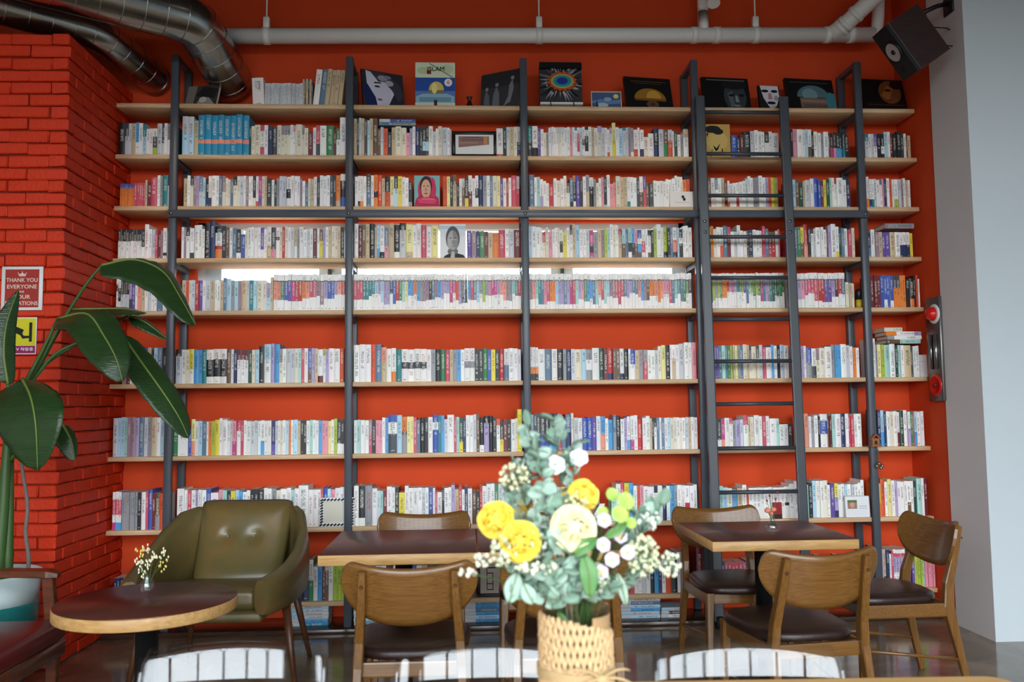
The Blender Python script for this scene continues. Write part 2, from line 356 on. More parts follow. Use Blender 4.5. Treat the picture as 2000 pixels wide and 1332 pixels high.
# ladder
ld = empty('library_ladder', (1.40, -.13, 0), 0, 'dark steel library ladder hooked on the bookcase rail', 'ladder')
def LP(x, z): return (x-1.40, -.075-(3.33-z)/3.33*.075+.13, z)
LX0, LX1 = (1.131, 1.139), (1.679, 1.687)
for a, b in (LX0, LX1):
    MB().bar([LP(a, 3.33), LP(b, .045)], .058, .026).build('side_rail', M_STEEL2, ld)
for y in (218, 300, 382, 463, 543, 624, 706, 789, 875, 960, 1046, 1132):
    z = at(1450, y, -.09).z; f = (3.33-z)/3.33
    MB().tube([LP(1.159+.008*f, z), LP(1.651+.008*f, z)], .0125, 10).build('rung', M_STEEL2, ld)
for a in (1.133, 1.681):
    MB().rbox(a-.006-1.40, a+.006-1.40, .05, .105, 2.53, 2.62, .003, 1).build('hook', M_STEEL2, ld)
    for z in (2.44, 2.51):
        o = bpy.data.objects.new('bolt', bolt_m); link(o, ld); p = LP(a, z); o.location = (p[0], p[1]-.014, z); o.rotation_euler = (PI/2, 0, 0)
    w_ = MB().lathe([(.0, -.022), (.036, -.022), (.04, -.012), (.04, .012), (.036, .022), (0, .022)], n=16).build('wheel', mat('rubber', (28, 28, 28), .7), ld)
    w_.rotation_euler = (0, PI/2, 0); w_.location = LP(a+.007, .04)

# ------------------------------------------------------------------ books
CC = dict(w=(238,234,230), i=(228,218,196), e=(202,180,144), n=(108,80,58), k=(34,34,38), c=(66,68,74), g=(150,150,152), s=(202,204,208),
          r=(190,42,46), m=(108,32,40), p=(230,150,165), P=(192,62,128), o=(234,130,50), O=(216,84,48), y=(230,210,64), Y=(234,224,150),
          l=(172,192,70), G=(58,128,80), d=(36,72,58), t=(38,128,132), T=(166,208,200), b=(58,88,172), B=(80,160,214), L=(178,212,230),
          N=(38,50,92), v=(100,78,156), V=(176,160,198), S=(96,122,148), z=(238,150,128), q=(156,128,138), R=(202,76, 98), A=(36,140,180))
CN = dict(w='white', i='ivory', e='tan', n='brown', k='black', c='charcoal', g='grey', s='pale grey', r='red', m='maroon', p='pink', P='magenta',
          o='orange', O='rust orange', y='yellow', Y='pale yellow', l='lime', G='green', d='dark green', t='teal', T='mint', b='blue', B='sky blue',
          L='light blue', N='navy', v='violet', V='lavender', S='slate blue', z='salmon', q='mauve', R='rose red', A='turquoise')
def book_mat():
    m, nt, b = nodes('book_cover'); N = nt.nodes.new; L = nt.links.new
    col = N('ShaderNodeAttribute'); col.attribute_name = 'Col'; ink = N('ShaderNodeAttribute'); ink.attribute_name = 'Ink'
    uv = N('ShaderNodeUVMap'); uv.uv_map = 'UVMap'; sx = N('ShaderNodeSeparateXYZ'); L(uv.outputs[0], sx.inputs[0])
    def math_(op, a, bb=None, c=None):
        n = N('ShaderNodeMath'); n.operation = op
        for i, q in enumerate((a, bb, c)):
            if q is None: continue
            if isinstance(q, (int, float)): n.inputs[i].default_value = q
            else: L(q, n.inputs[i])
        return n.outputs[0]
    gx = math_('FLOOR', math_('MULTIPLY', sx.outputs[0], 7)); gy = math_('FLOOR', math_('MULTIPLY', sx.outputs[1], 6))
    cx = N('ShaderNodeCombineXYZ'); L(gx, cx.inputs[0]); L(gy, cx.inputs[1])
    wn = N('ShaderNodeTexWhiteNoise'); wn.noise_dimensions = '2D'; L(cx.outputs[0], wn.inputs[0])
    m1 = math_('MULTIPLY', math_('GREATER_THAN', wn.outputs[0], .48), .8); m2 = math_('COMPARE', sx.outputs[0], .5, .24)
    m3 = math_('LESS_THAN', math_('FRACT', sx.outputs[1]), .8)
    mk = math_('MULTIPLY', math_('MULTIPLY', m1, m2), math_('MULTIPLY', m3, ink.outputs['Alpha']))
    mx = N('ShaderNodeMix'); mx.data_type = 'RGBA'; L(mk, mx.inputs['Factor']); L(col.outputs['Color'], mx.inputs['A']); L(ink.outputs['Color'], mx.inputs['B'])
    L(mx.outputs['Result'], b.inputs['Base Color']); b.inputs['Roughness'].default_value = .42; b.inputs['Specular IOR Level'].default_value = .4
    return m
M_BOOK = book_mat()
rk = random.Random(11)
def jit(c, a=.06):
    k = 1+rk.uniform(-a, a); return tuple(min(1, v*k*(1+rk.uniform(-.03, .03))) for v in s2l(c))
class BookMesh:
    def __init__(s): s.v = []; s.f = []; s.col = []; s.ink = []; s.uv = []
    def q(s, vs, col, ink=(0, 0, 0, 0), uv=None):
        b = len(s.v); s.v += vs; s.f.append(tuple(range(b, b+len(vs)))); n = len(vs)
        s.col += [(*col, 1)]*n; s.ink += [ink]*n; s.uv += (uv or [(0, 0)]*n)
    def build(s, name, parent=None):
        me = bpy.data.meshes.new(name); me.from_pydata(s.v, [], s.f); me.materials.append(M_BOOK)
        a = me.attributes.new('Col', 'FLOAT_COLOR', 'CORNER'); a.data.foreach_set('color', [x for c in s.col for x in c])
        a = me.attributes.new('Ink', 'FLOAT_COLOR', 'CORNER'); a.data.foreach_set('color', [x for c in s.ink for x in c])
        u = me.uv_layers.new(name='UVMap'); u.data.foreach_set('uv', [x for c in s.uv for x in c])
        me.update(); o = bpy.data.objects.new(name, me); return link(o, parent)
PAGE = s2l((224, 216, 198))
def book_geo(bm, segs, W, H, D, seed, full, M=None, plain=False):
    """spine at y=0 facing -y, x 0..W, z 0..H. segs = [(colour letter, frac)] from the top"""
    r = random.Random(seed); tot = sum(f for _, f in segs); cols = [(jit(CC[c]), f/tot, c) for c, f in segs]
    X = (lambda p: tuple(p)) if M is None else (lambda p: tuple(M @ Vector(p)))
    # text spans (fractions from the top)
    t0 = r.uniform(.06, .2); t1 = t0+r.uniform(.25, .5); spans = [(t0, t1)]
    if r.random() < .6: spans.append((min(t1+.06, .8), min(t1+.06+r.uniform(.06, .14), .9)))
    if r.random() < .5: spans.append((.92, .955))
    if plain: spans = []
    cuts = {0.0, 1.0}; acc = 0; bounds = []
    for c, f, l in cols: bounds.append((acc, acc+f, c, l)); acc += f; cuts.add(round(min(acc, 1), 4))
    for a, b_ in spans: cuts |= {round(a, 4), round(b_, 4)}
    cuts = sorted(cuts); nb = 3 if full else 1
    bul = min(.003, W*.12) if full else 0
    gs = max(.004, min(.011, W*.55))
    so = r.randrange(0, 500)
    for a, b_ in zip(cuts[:-1], cuts[1:]):
        mid = (a+b_)/2; c, l = next(((cc, ll) for (p, q_, cc, ll) in bounds if p-1e-6 <= mid <= q_+1e-6), (bounds[-1][2], bounds[-1][3]))
        on = any(p <= mid <= q_ for p, q_ in spans)
        lum = .3*c[0]+.6*c[1]+.1*c[2]
        ic = (.03, .03, .04) if lum > .25 else (.75, .72, .62)
        if lum > .25 and r.random() < .12: ic = (.35, .03, .04)
        za, zb = H*(1-a), H*(1-b_)
        for k in range(nb):
            xa, xb = W*k/nb, W*(k+1)/nb
            ya = 0 if k == 0 else -bul; yb = 0 if k == nb-1 else -bul
            if nb == 1: ya = yb = 0
            bm.q([X((xa, ya, zb)), X((xb, yb, zb)), X((xb, yb, za)), X((xa, ya, za))], c, (*ic, 1.0 if on else 0.0),
                 [(so+xa/W*.999 - so, so+H*b_/gs), ((xb/W)*.999, so+H*b_/gs), ((xb/W)*.999, so+H*a/gs), (xa/W*.999, so+H*a/gs)])
    side = cols[0][0] if len(cols) == 1 else cols[-1][0]
    t = min(.0025, W*.2)
    if full:
        for x0, x1 in ((0, t), (W-t, W)):
            for qd in (((x0,0,0),(x0,0,H),(x0,D,H),(x0,D,0)), ((x1,0,0),(x1,D,0),(x1,D,H),(x1,0,H)), ((x0,0,H),(x1,0,H),(x1,D,H),(x0,D,H)), ((x0,D,0),(x0,D,H),(x1,D,H),(x1,D,0)), ((x0,0,0),(x0,D,0),(x1,D,0),(x1,0,0))):
                bm.q([X(p) for p in qd], side)
        bm.q([X(p) for p in ((0,0,H),(W/3,-bul,H),(2*W/3,-bul,H),(W,0,H))], side)
        bm.q([X(p) for p in ((W-t,t,0),(t,t,0),(t,t,H),(W-t,t,H))], side)
    else:
        for qd in (((0,0,0),(0,0,H),(0,D,H),(0,D,0)), ((W,0,0),(W,D,0),(W,D,H),(W,0,H)), ((0,D,0),(0,D,H),(W,D,H),(W,D,0))): bm.q([X(p) for p in qd], side)
        bm.q([X(p) for p in ((0,0,H),(W,0,H),(W,D,H),(0,D,H))], PAGE); bm.q([X(p) for p in ((0,0,0),(0,D,0),(W,D,0),(W,0,0))], PAGE)
TOK = re.compile(r'(\([A-Za-z0-9]+\)|[A-Za-z])(\d+)(?:h(\d+))?(?:a(-?\d+))?(?:\*(\d+))?$')
def parse(s, H):
    out = []
    for t in s.split():
        m = TOK.match(t)
        if not m: raise ValueError(t)
        c = m.group(1)
        segs = [(c, 1)] if c[0] != '(' else [(a, int(b or 10)) for a, b in re.findall(r'([A-Za-z])(\d*)', c[1:-1])]
        for _ in range(int(m.group(5) or 1)): out.append((segs, float(m.group(2)), float(m.group(3) or H), float(m.group(4) or 0)))
    return out
def series(s):
    out = []; r = random.Random(len(s))
    f = 5.0
    for ch in s:
        if r.random() < .5: f = r.uniform(3.2, 6.6)
        out.append(([('w', 1.7), ('c', .35), (ch, f), ('w', 10-2.05-f)], 5.7, 71.0, 0))
    return out
CELLS = []   # (row, bay, px0, px1, list)
def cell(row, bay, a, b, s, H=62): CELLS.append((row, bay, a, b, parse(s, H)))
cell(0,'A',494,667,"w24h56a-3 s4h46*20 e4h54 c3h54 e4h54 c3h54 e4h54 c3h50 w12h74a6 S12h75a6 e9h74a6*4")
cell(1,'L',232,339,"k11 (c4s6)7 s6 e8 (B6w4)6 w7 (t4L6)7h62 w6h53 w6h54 (w3c4l3)8h55 s9 (N6s4)5 w6 (g5w5)6 t6h67",65)
cell(1,'A',356,677,"(s4L6)11h78*2 e8h71 (A6z1A3)12h82*8 d5h60 i6h61 i11 (R2w5R3)8 w7 N8 c9h58 i8 (g3i7)6*3 w5 (p2w8)5 i12h65 (g3i7)5 i7h57 m9h50 w6h58 (R6c4)8 w12 G14 m5h54 (G4w6)7h57 w13h78")
cell(1,'B',691,882,"e6h77 c5h77 s5h77 e6h77 c6h75 L5h75 e7h77 n10h78 n6h56 s6h59 O9h57 k8h50 e8h60 i12h62 i11h60 p7h49 V6h58 w6 N9 k6 (k5L3k2)7 (k5L3c2)6 w9 s6h52 w5h57 i8 s11h60 w5h60 s4h56")
cell(1,'B',970,1018,"(w9r1)13h58 k7 s7 e8 i6 (s5N5)8")
cell(1,'C',1031,1345,"(t5c5)9h64 (w7k3)11h63 v6h60 w6h58 i5h50 g5h52 w5*3 (s2w8)5 (s2i8)5 (s2w8)6 w6 w5 p5 w5 (t1w9)5 (w2R6w2)5 s5 (w4c2w4)5 (k1w2k5w2)7 w6 e6 w7 (V2i8)8h65 s6 w5 (w8O2)5h58 (V2w8)5h61 (Y5y5)7h72 w6h62 L8h61 (t1s9)6 s5 q5 (g8w2)6 (w7O3)8h57 w4 (w7N3)8h57 i9h42 w11h50 (N2k4N4)10h60 s10h58 (n5G5)9h57 (s4O6)9h57 w4h55 d6h56 w7h48 g5h50 (e3w7)10h59")
cell(1,'D',1430,1522,"b10h47 k6h45 m6h50 k12h55 s7h56 w7h57 w7h55 w5h55 (k4w6)8h54 w6 w12h52",55)
cell(1,'D',1541,1658,"m6h58 k5h60 p8h62 w13h60 w6h60 L6h60 (w6n4)8h60 k5h56 w9h56 w7h54 g6h50 w11h56 n5h50 (k6P4)6h54 (k6p4)6h54 (k6B4)8h54 (k6B4)6h54 (k6t4)6h54 k8h48")
cell(1,'E',1690,1780,"(t3s7)9 w8 s6 (v5w5)8 k9 (k5w3k2)8 L9h56 w6h57 m6 k9 k10h56 d7 w6 m3h48 e9h49",52)
cell(2,'L',234,334,"(b2o8)3h46*9 R5h48*3 R4h48 R3h48 e4h54 m8h50 R11h59 w6h64 g5 t10h63 (k3s7)7h60",62)
cell(2,'A',358,675,"e8h58 w6h62 (k3i7)6h62 q6 V6 (S5s5)8 L5h58 (k7N3)6h58 (w7N3)6 w9 w6 S6 (q5i5)7 i5h58 i5h55 S6h56 (k3i7)8 i6 s7 w5 q5 w5 w4 (k7i3)6 (w8O2)6 (P7v3)7 i5 e5 k9h57 w6h55 k5h53 g6h57 s6h62 s8 (w4k3w3)9h60 w7 w6 w6h62 q5h55 w6h52 S6h48 i5h57 e7h58 w6h60 k6h60 w7h63 w7h63 w7h63 c6h64 k6h66 (o8e2)9h64 (w2k5b3)11h66")
cell(2,'B',693,805,"w6h62 (w8k2)5h63 (w8o2)6h62 w6h62 (c4S6)9h67 w6h64 (o5k2o3)8h64 O8h64 e6h58 (k5O5)10h62 (Y6i4)8h63 (k4L6)8h62 y8h63 w6h62 w7h60 (k8g2)7h52")
cell(2,'B',865,1015,"O9h64 Y7h62 k6h60 (n3e7)8h66 k6h50 w6h58 (s3n7)6h58 (k7y3)8h61 (w5m5)8h64 w7h59 (w4k3w3)7h64 N10h66 g8h64 w7h64 S6h63 i10h63 Y7h64 v6h60 w7h59 r5h58 w6h60 R12h64 (s4r6)6h64")
cell(2,'C',1034,1348,"S10h66 w5h62 T6h62 (w6V4)6h58 w6h54 w5h50 r9h48 w6h60 i7h56 w6h58 (w4i6)6h65 (n4w6)6h50 (S8k2)7h60 (o2k6w2)5h65 v8h64 k5h58 w6h63 (g5e5)7h67 (w3k7)8h61 g5h58 i5h51 w5h59 p5h62 (k9T1)6h63 w6h66 p6h48 z5h52 i9h63 e7h63 e6h63 (w8t2)6h63 w7 w6 c5 (w5n5)7h64 (v4R6)6h63 n6h52 c8h50 w7h55 w6h54 w6h54 w5h53 w6h58 w6h58 w6h60 w5h65 w5h63 w5h62 o8h58 O6h58")
cell(2,'D',1379,1521,"l4 n8h61 w9h62 (S4w6)6 w8 e7 m6h56 (w8O2)5h56 w7h50 w7h51 (w6r4)6h52 w8h53 w6h55 s5h60 w7h65 w6 g5 g6 w8h65 w8 V5 O7h64 y6 l4 e5h62")
cell(2,'D',1541,1662,"(L3n7)9h58 L8h58 n8h60 d8h52 e5h56 s11h58 w8h60 b10h62 b6h58 m6h56 y7h58 d8h60 T5h62 w6h62 (r2w8)5h62 w14h62 w8h58 N9h55")
cell(2,'E',1694,1779,"(w7o3)7h64 (w7N3)6 (w7t3)6 s7 w8h58 (S2w8)6 p6 N6 w7h62 O8h60 w5 (w7l3)10 s7 q6h60 w7h62 e5h58 w6h58",60)
cell(3,'L',230,330,"(k4w6)5h58*9 (k6w4)6h60 w8h68 w6h58 s6h58 R5h54 m6h55 q5h56 (w8k1w1)7h60 s4h55")
cell(3,'A',354,672,"w5h63 q5h62 (k3w7)7h64 (w8d2)8h60 w9h66 w7h67 w5h60 k11h68 N10h74 (k2w4r1o3)14h64 k8h64 n6h62 w7h62 S8h60 (k8w2)9h58 b8h48 i5h60 w7 w6h63 w7h62 w6 (v7w3)7h62 w6h58 (w6e4)9h64 (c7p3)9h62 (w3k1w6)7h62 i6 r5 i6h64 w6h63 s7h62 (e6w4)6h62 g5h58 w8h62 w7h58 s6h58 w6h60 m8h60 w5h60 (n4y6)7h58 V5h60 w6h64 e6h62 i7h65 i6h65 e6h65 k7h62")
cell(3,'B',692,856,"w7h70 m7h66 n6h66 e7h68 k9h68 e4 (L7B3)5h66 (w8k2)8h65 (S6p4)7h62 e10h70 (k8w2)10h68 (k2s8)11h70 (Y8e2)12h68 w6h65 w9h70 R9h66 w9h64 Y12h65")
cell(3,'B',912,1018,"v9h55 q8h55 N7h55 G8h55 m7h54 e8h52 o11h52 R12h56 w7h60 s9h56 m13h57")
cell(3,'C',1034,1352,"L5h64 w9h64 w8h62 w4h60 (r4i6)6h53 i6 p7h54 w6h58 w5 i4 (w4k4w2)6h56 y8h52 w6h62 (k3w7)5h66 e6h68 L8h66 w7h58 w6h56 s7h56 (P5k3P2)8h56 g8h54 e7h57 q6h57 l6h58 T5h60 w6h67 i6h67 w5h67 (r2e8)7h60 (L5n5)7h58 S5h58 (T5k3w2)7h60 (B5k5)6h60 (p5n5)6h58 (b3w2B3n2)8h57 (w4R4w2)7h58 w5h58 (k2w6n2)7h56 k5h56 l6h60 w9h67 w4 (l8k2)8h64 k6h60 S5h66 (w4z4c2)9h62 L4 (k3w2k5)7h58 w5h64 w6h66 w7h62")
cell(3,'D',1382,1524,"(y5t5)7h62 o6h65 i6h58 w7h62 (w6O4)7h62 S8h65 (R4m6)7h62 w7h54 s6h54 w7h66 w6h56 w6h54 n5h56 N8h58 w7h58 w6h56 w6h55 R6h64 S7h60 (n4r6)7h54 (n4r6)7h52 w5h54 p4h58")
cell(3,'D',1543,1670,"R5h58 w6h58 S6h62 G7h62 (y5n5)8h62 (r6z4)8h68 k6h62 w7h50 s5h60 w10h62 w6h62 w6h58 n4 V6h66 w10h68 (w8y2)7h64 d5h62 S7h60 w8h60 R8h56 i6h60")
cell(3,'E',1696,1783,"(N6S4)6 w7h58 q7 e6 v6 v8 e9 w9 (w5N5)6*3 y5h50",52)
cell(4,'L',226,326,"(w2k2w6)5h66 (w3k4w3)5h65 (k5s5)4h66*4 (V6c4)5h60 v6h58 w5h56 z7h56 e8h56 w6 s6 w5 w6 S12h56 w8h56",56)
cell(4,'A',355,533,"e7h60 O6h60 i5 s7h60 r7h60 v7h60 w6 s8 e8 w5 w6h58 e6 S6h64 L9h63 g6h60 L7h60 q6 e10h60 s5 t8h60 L6h60 i11h60 i7h60 (V5L5)8h55 e5h66",60)
CELLS.append((4,'A',534,674,series("zzGbvPrrozRRqqVbbVzr")))
CELLS.append((4,'B',691,1018,series("RRRttttLVLVVNbrGTYBBoBgqqkSqBVVVPPOVccBRSLSlSpPPVzzqgTtr")))
CELLS.append((4,'C',1035,1352,series("qzTtSpRooLVVSVPRTVpGBBSTzRTLqqRRRSVVSSzBqnoozozppRSTtSGGm")))
CELLS.append((4,'D',1384,1533,series("ddlVlGooOVRVtGlvSTlGlGPSVqtdGdGG")))
CELLS.append((4,'D',1546,1652,series("lSVpPRRRrrvvVmrS")))
cell(4,'D',1653,1670,"i6h52 e6h50 i5h50")
cell(4,'E',1702,1797,"m7*3 b7h66 (b6w2)7h66 b7h66 (b7w2)7h66 (c4o6)7*2 o6 o7 k8h58 (k7o3)9h60 k4 O4 w3h58",66)
cell(5,'L',238,326,"q7h66 m7h66 w9h30 w8h30 N6h70 b6h70 e6h70 k5h66 L6h70 S8h70 k8h60",66)
cell(5,'A',343,672,"(k2s8)11h66 w7h66 i7 (y6w4)9h66 B9h65 B7h65 t8h65 (w3k5w2)13h66*3 n8h66 w6h66 N7h65 (m3w7)7h64*3 d7h64 i6h65 L8h64 k9h72 (L4w6)13h76 V7h76 B10h76 (g4i6)6h66 w7h66 s9h67 s7 i7 T6 R6h67 w7h67 (b6n4)7h67 V6h67 e6h66 (w8m2)10h65 (l2w8)5h65 V6h65 w10h66 w12h66 O8h65",66)
cell(5,'B',691,1018,"w11h73*3 O9h73 S11h73 (z4e6)10h67 w9h65 (w7o3)9h65 t11h64 (w4c2w4)12h63*4 w9h63 g8h62 k10h62 G9h62 R9h62 e6h61 g7 B8h62 w7h62 (w4g2w4)10h64*2 k8h62*2 G9h63 b7h62 y8h62 k8h62 r9h63 (w5S5)9h63 w10h64 w8h64 s6h62")
cell(5,'C',1036,1361,"(w6o2k2)5h65*3 w12h62 S13h62 w10h62 k11h61 g6h61 N9h61 s7 i12h61 L9h61 (g3w3g3)11h60 w13h62 d9h62 m7h61 (r8N2)10h63 n6h61 n7h61 (w8N2)8h61 k8h61 w4h60 (b5w5)9h60 e7h58 g8h58 (g4R6)8h58 w7h58 w7h58 s6h58 i6h66 Y8h68 k8h67 w4h68 (w4e6)7h69 w6h68 s10h71 w9h72 w6h72 p8h73")
cell(5,'D',1393,1541,"b4h66 v4 v5 S6h66 T7h66 S5 G6 l4 e5 Y4 g6 S6 i8h67 e5 (c5i5)5h66 i9h64 (c4i6)6 s7 R7h62 w11h62 B6h66 w6h66 k6 (L3s7)8h66 w9h66",66)
cell(5,'D',1558,1680,"s8h66 V5h64 w4h64 (b5g5)9h60 (w6c4)8h58 (q4i6)6h60 i10h60 w12h62 g6h66 B5h66 B6h64 w10h66 s7h64 w6h62 o5h60 w6h60")
cell(5,'E',1705,1797,"w6h78 g4h65 Y7h65 l6h65 T10h65 w10h66 d5h64 T5h64 w6h64 e13h64 c4 w6h62 w6h62")
cell(6,'L',220,327,"s8 L5 L6 T5 q6 q7 V7 S8 s6 g6 e8 w7 L7 t6",74)
cell(6,'A',338,672,"G10h58 w20h50 b6h52 (Y6z4)8h70 w7h66 L7h66 S8h65 w4 o7h66 l6h66 y9h67 w6h70 w10h68 w6h66 s5h65 (p6P4)8h66 (R3w7)9h65 R6h66 w6h66 w8 s7 s7 w6 (w6B4)8h66 w6 w8h65 (N7v3)7h65 s6 w5 i5 w6 L6 o5 w5 L8h66 e6h64 k6h64 k6h64 w7 T6 w6 w6 B7h65 p6h64 p6h64 Y6h64 w6h66 l7h68 (k7w3)8h66 (k7w3)6h64",65)
cell(6,'B',691,1020,"w6h64 T7h64 w8h64 w9 (q4R6)6 k7 p7h64 p6 w6h68 B6h68 (b2w3c5)17h74 L10h73 (o4n1g5)10h70 Y7h70 Y6h70 R6h68 S7 k9h68 k7h68 w9h68 (b2w2b6)11h73 t6h72 B6h72 s6 w13h72 R5h68 T6h68 (d7y3)7h66 N6h66 w7h72 w8h72 s6h72 n6h72 (k8w2)9h66 (k2V8)10h70 k8h70 k7h66 (O2w8)7h64 (k6y4)7h60 m7h62 k8h60 w9h62 i4 y9h82",64)
cell(6,'C',1038,1363,"L5h70 c6h72*2 (c6b4)10h72 (c6b4)7h72 (c6B4)8h72 (N6B4)8h72 R8h72 S7 (S5N5)11h70 i5h72 s8h64 w8h64 b10h64 b9h64 v8h64 w8h66 (B5z5)9h66 w6 B9h60 (S5g5)6h68 k8h66 w7h60 V6h62 (w7B3)6h66 (w7P3)7h66 w7h67 r9h60 w7h62 w8h65 e4 k4 (k3w7)5h62 S5 w4 S6 w6 L5 i6 i6 w6 i5 w6 s6 e5 w6 w6h62")
cell(6,'D',1398,1549,"L4h58 (k7w3)7h58 (P7z3)7h58 w9h60 (R2w8)6h60 g6h55 V9h56 s6h56 (R3w7)9h64 e5h62 i6h62 w10h64 w6 R7h62 w7h62 w13h58 T6h58 w9h46 w8h46 k8h48")
cell(6,'D',1568,1685,"w5h66 z7h66 w5 g6h60 w7h62 k4 (w2b4w4)14h66 n4 m4 T7h66 w10h66 N9h66 w6h66 R5 R6 w6h66 w9h66")
cell(6,'E',1715,1806,"N7h72 (L6B4)9h72 N4h70 w8h70 i8h69 w8h69 (w6m4)6h68 d8h70 w9h72 (w5V5)6h68 G5 R4h68 (L6B4)6h68 w8h68 w7h68",68)
cell(7,'L',218,326,"(w2R4w2P2)6h72 (w2R4w2B2)6h72*2 g5h70*6 k7h70 w8h70 R5 b7h74 m6h68 (n6g4)9h68 O8h68 w6h67",70)
cell(7,'A',345,672,"w13h75 w6 R7h72 w8 (V4w6)5 w6h74 w8 b9h74 w14h68 p8h72 T8h72 k7h70 y8h70 L7 B7h70 w7h68 w7h70 k7h72 k8h72 k10h72 w7h74 w8h74 g8h72 i8h70 w12h72 w8h74 T6h70 w8h72 w18h78 w8h70 w9h70 w6h70 R5 b8h72 L6h72 p8h70 w9h72 w8h75",72)
cell(7,'B',691,1020,"w9h76 (k8w2)12h76 g13h76 w9h70 s5h66 T6h66 m7h66 w9h74 w6h72 k7h72 y11h62 w7h74 w8 w9 w8 s6 w6 (b9w1)8h70 w4 R4h62 w9h62 k4 w8h70 w5 V7h74 e7h66 R6h72 w5h66 N6h70 w8h68 n8h64 k6h62 r5 w8h72 w8h76 w7h76 G7h74 s8h76 w10h72 w9h70 i9 w8",70)
cell(7,'C',1036,1140,"i9 w8 s8 B7 w9 R8 w9 y8 w9 k7 w8 i9",68)
cell(7,'C',1195,1363,"T8h62 w8h72 R6h74 y8h74 B8h74 w6 O5 p6 (w6r2w2)8h66 w10h66 (k2w8)6 w8 N7h66 w6h66 B8h66 g5 w7 w6 (w5r2w3)8h66 w7h66 w6h68",68)
cell(7,'D',1406,1561,"T7h64 L8h62 i8h60 B8h58 e9h60 w7h66 O4 w7h60*9 (w5k1w4)8h62 w8h66 w8h72",60)
cell(7,'D',1576,1690,"T6h64 k8h68 L8h72 w8h72 w8h72 i9h72 w6 v8h66 (y4V4N2)8h66 w8h64 w7 L6 w8 s7 w8 w6h66 w7h72",64)
cell(7,'E',1714,1813,"(y6o4)10h64 O9h74 w6 Y8h72 w7h70 V6h70 w7 w8 w7h68 (w6n4)8 w7 d6h68 T11h74 w6h74 m7h74",68)
cell(8,'L',222,322,"N5h50*3 S6h50 N5h50*4 v5h50*4 w7h56 e6h60 k8h62 r7h60",50)
cell(8,'A',345,676,"k8h60 w9h62 r7h64 w8h60 N9h66 w7h60*4 e8h58 s9h62 b8h64 w8h60*5 k9h66 o8h60 w8h64*4 w9h60 e8h60 k12h72 (s4k6)7h70 N11h72 (w5G5)8h76 w8h64 B8h66 m5h68 (i2n8)6h70 w8h70 l8h70 l7h70 l8h70",62)
cell(8,'B',691,930,"w8h62 k9h66 i8h62 R8h64 w9*6 b8h66 w8 e9 k8h60 G9h64 w8*4 n9h62 w8h60 c8h66",62)
cell(8,'C',1036,1345,"w8 k9h64 w9*4 R8h60 i8 w9*5 N9h62 w8*3 T8 w9*2 (w2R8)9h56 R8h54 w7 w6 s8 w8 k8h62 B8h62 N6h60 w7h62 O9h58 k12h74 w6h76 g8h78 G6h76",60)
cell(8,'D',1362,1560,"m10h86 R9h84 m8h80 R7h60*2 N7h58 (R6w4)6h56*6 N6h58 L6h58 w9h60 k7h60 w8*3 e8 N8 w7*3",58)
cell(8,'D',1580,1690,"w8*3 b8h62 e8 w7*3 k8h62 s8 w8*3 R7",58)
cell(8,'E',1718,1828,"N6h76 V6h74 (e7n3)6h74 N7h74 w5h66 R5h72 (w1R1V4w4)7h74*4 k7h74 N7h72 v6h70 l5h62*4 T5h60 p4h58*6",72)
SHELFN = ['top shelf', 'second shelf down', 'third shelf down', 'fourth shelf down', 'fifth shelf down', 'sixth shelf down', 'seventh shelf down', 'eighth shelf down', 'bottom shelf']
BAYN = dict(L='bay against bricks', A='bay above armchair', B='bay with portraits', C='bay beside ladder', D='bay behind ladder', E='bay by alarm')
HID = {8: [(0, 560, 0), (690, 960, 0), (1036, 1238, .1), (1440, 1700, .2)], 7: [(325, 560, .35), (738, 918, .5), (950, 1200, .15), (1318, 1487, .4), (1740, 1830, .7)], 6: [(338, 372, .5)], 5: [(200, 330, .4)], 4: [(280, 384, .6)]}
allb = []
PXM = 5.43/1680
for (row, bay, a, b, toks) in CELLS:
    z = SZ[row]; Yb = .03; x0, x1 = px2x(a, Yb, z), px2x(b, Yb, z)
    tw = sum(t[1] for t in toks); sc = (x1-x0)/tw; x = x0; pp = a
    for j, (segs, wd, h, lean) in enumerate(toks):
        W = wd*sc-.0006; Hh = h*PXM*rk.uniform(.985, 1.012)
        pc = a+(b-a)*((x+W/2-x0)/(x1-x0)); vf = 1
        for (h0, h1, f) in HID.get(row, []):
            if h0 <= pc <= h1: vf = f
        allb.append(dict(row=row, bay=bay, segs=segs, W=W, H=Hh, x=x, z=z, Y=Yb+rk.uniform(-.006, .008), D=min(.21, max(.125, Hh*.68)), lean=lean,
                         area=W*Hh*vf, ln=toks[j-1][0] if j else None, rn=toks[j+1][0] if j+1 < len(toks) else None, seed=rk.randrange(1 << 30)))
        x += wd*sc
allb.sort(key=lambda d: -d['area'])
def cname(segs):
    s = sorted(segs, key=lambda t: -t[1]); m = s[0][0]
    tot = sum(t[1] for t in segs); o = [t[0] for t in s[1:] if t[1]/tot >= .18 and t[0] != m]
    return CN[m]+(' and '+CN[o[0]] if o else '')
def n1(segs): return CN[max(segs, key=lambda t: t[1])[0]] if segs else None
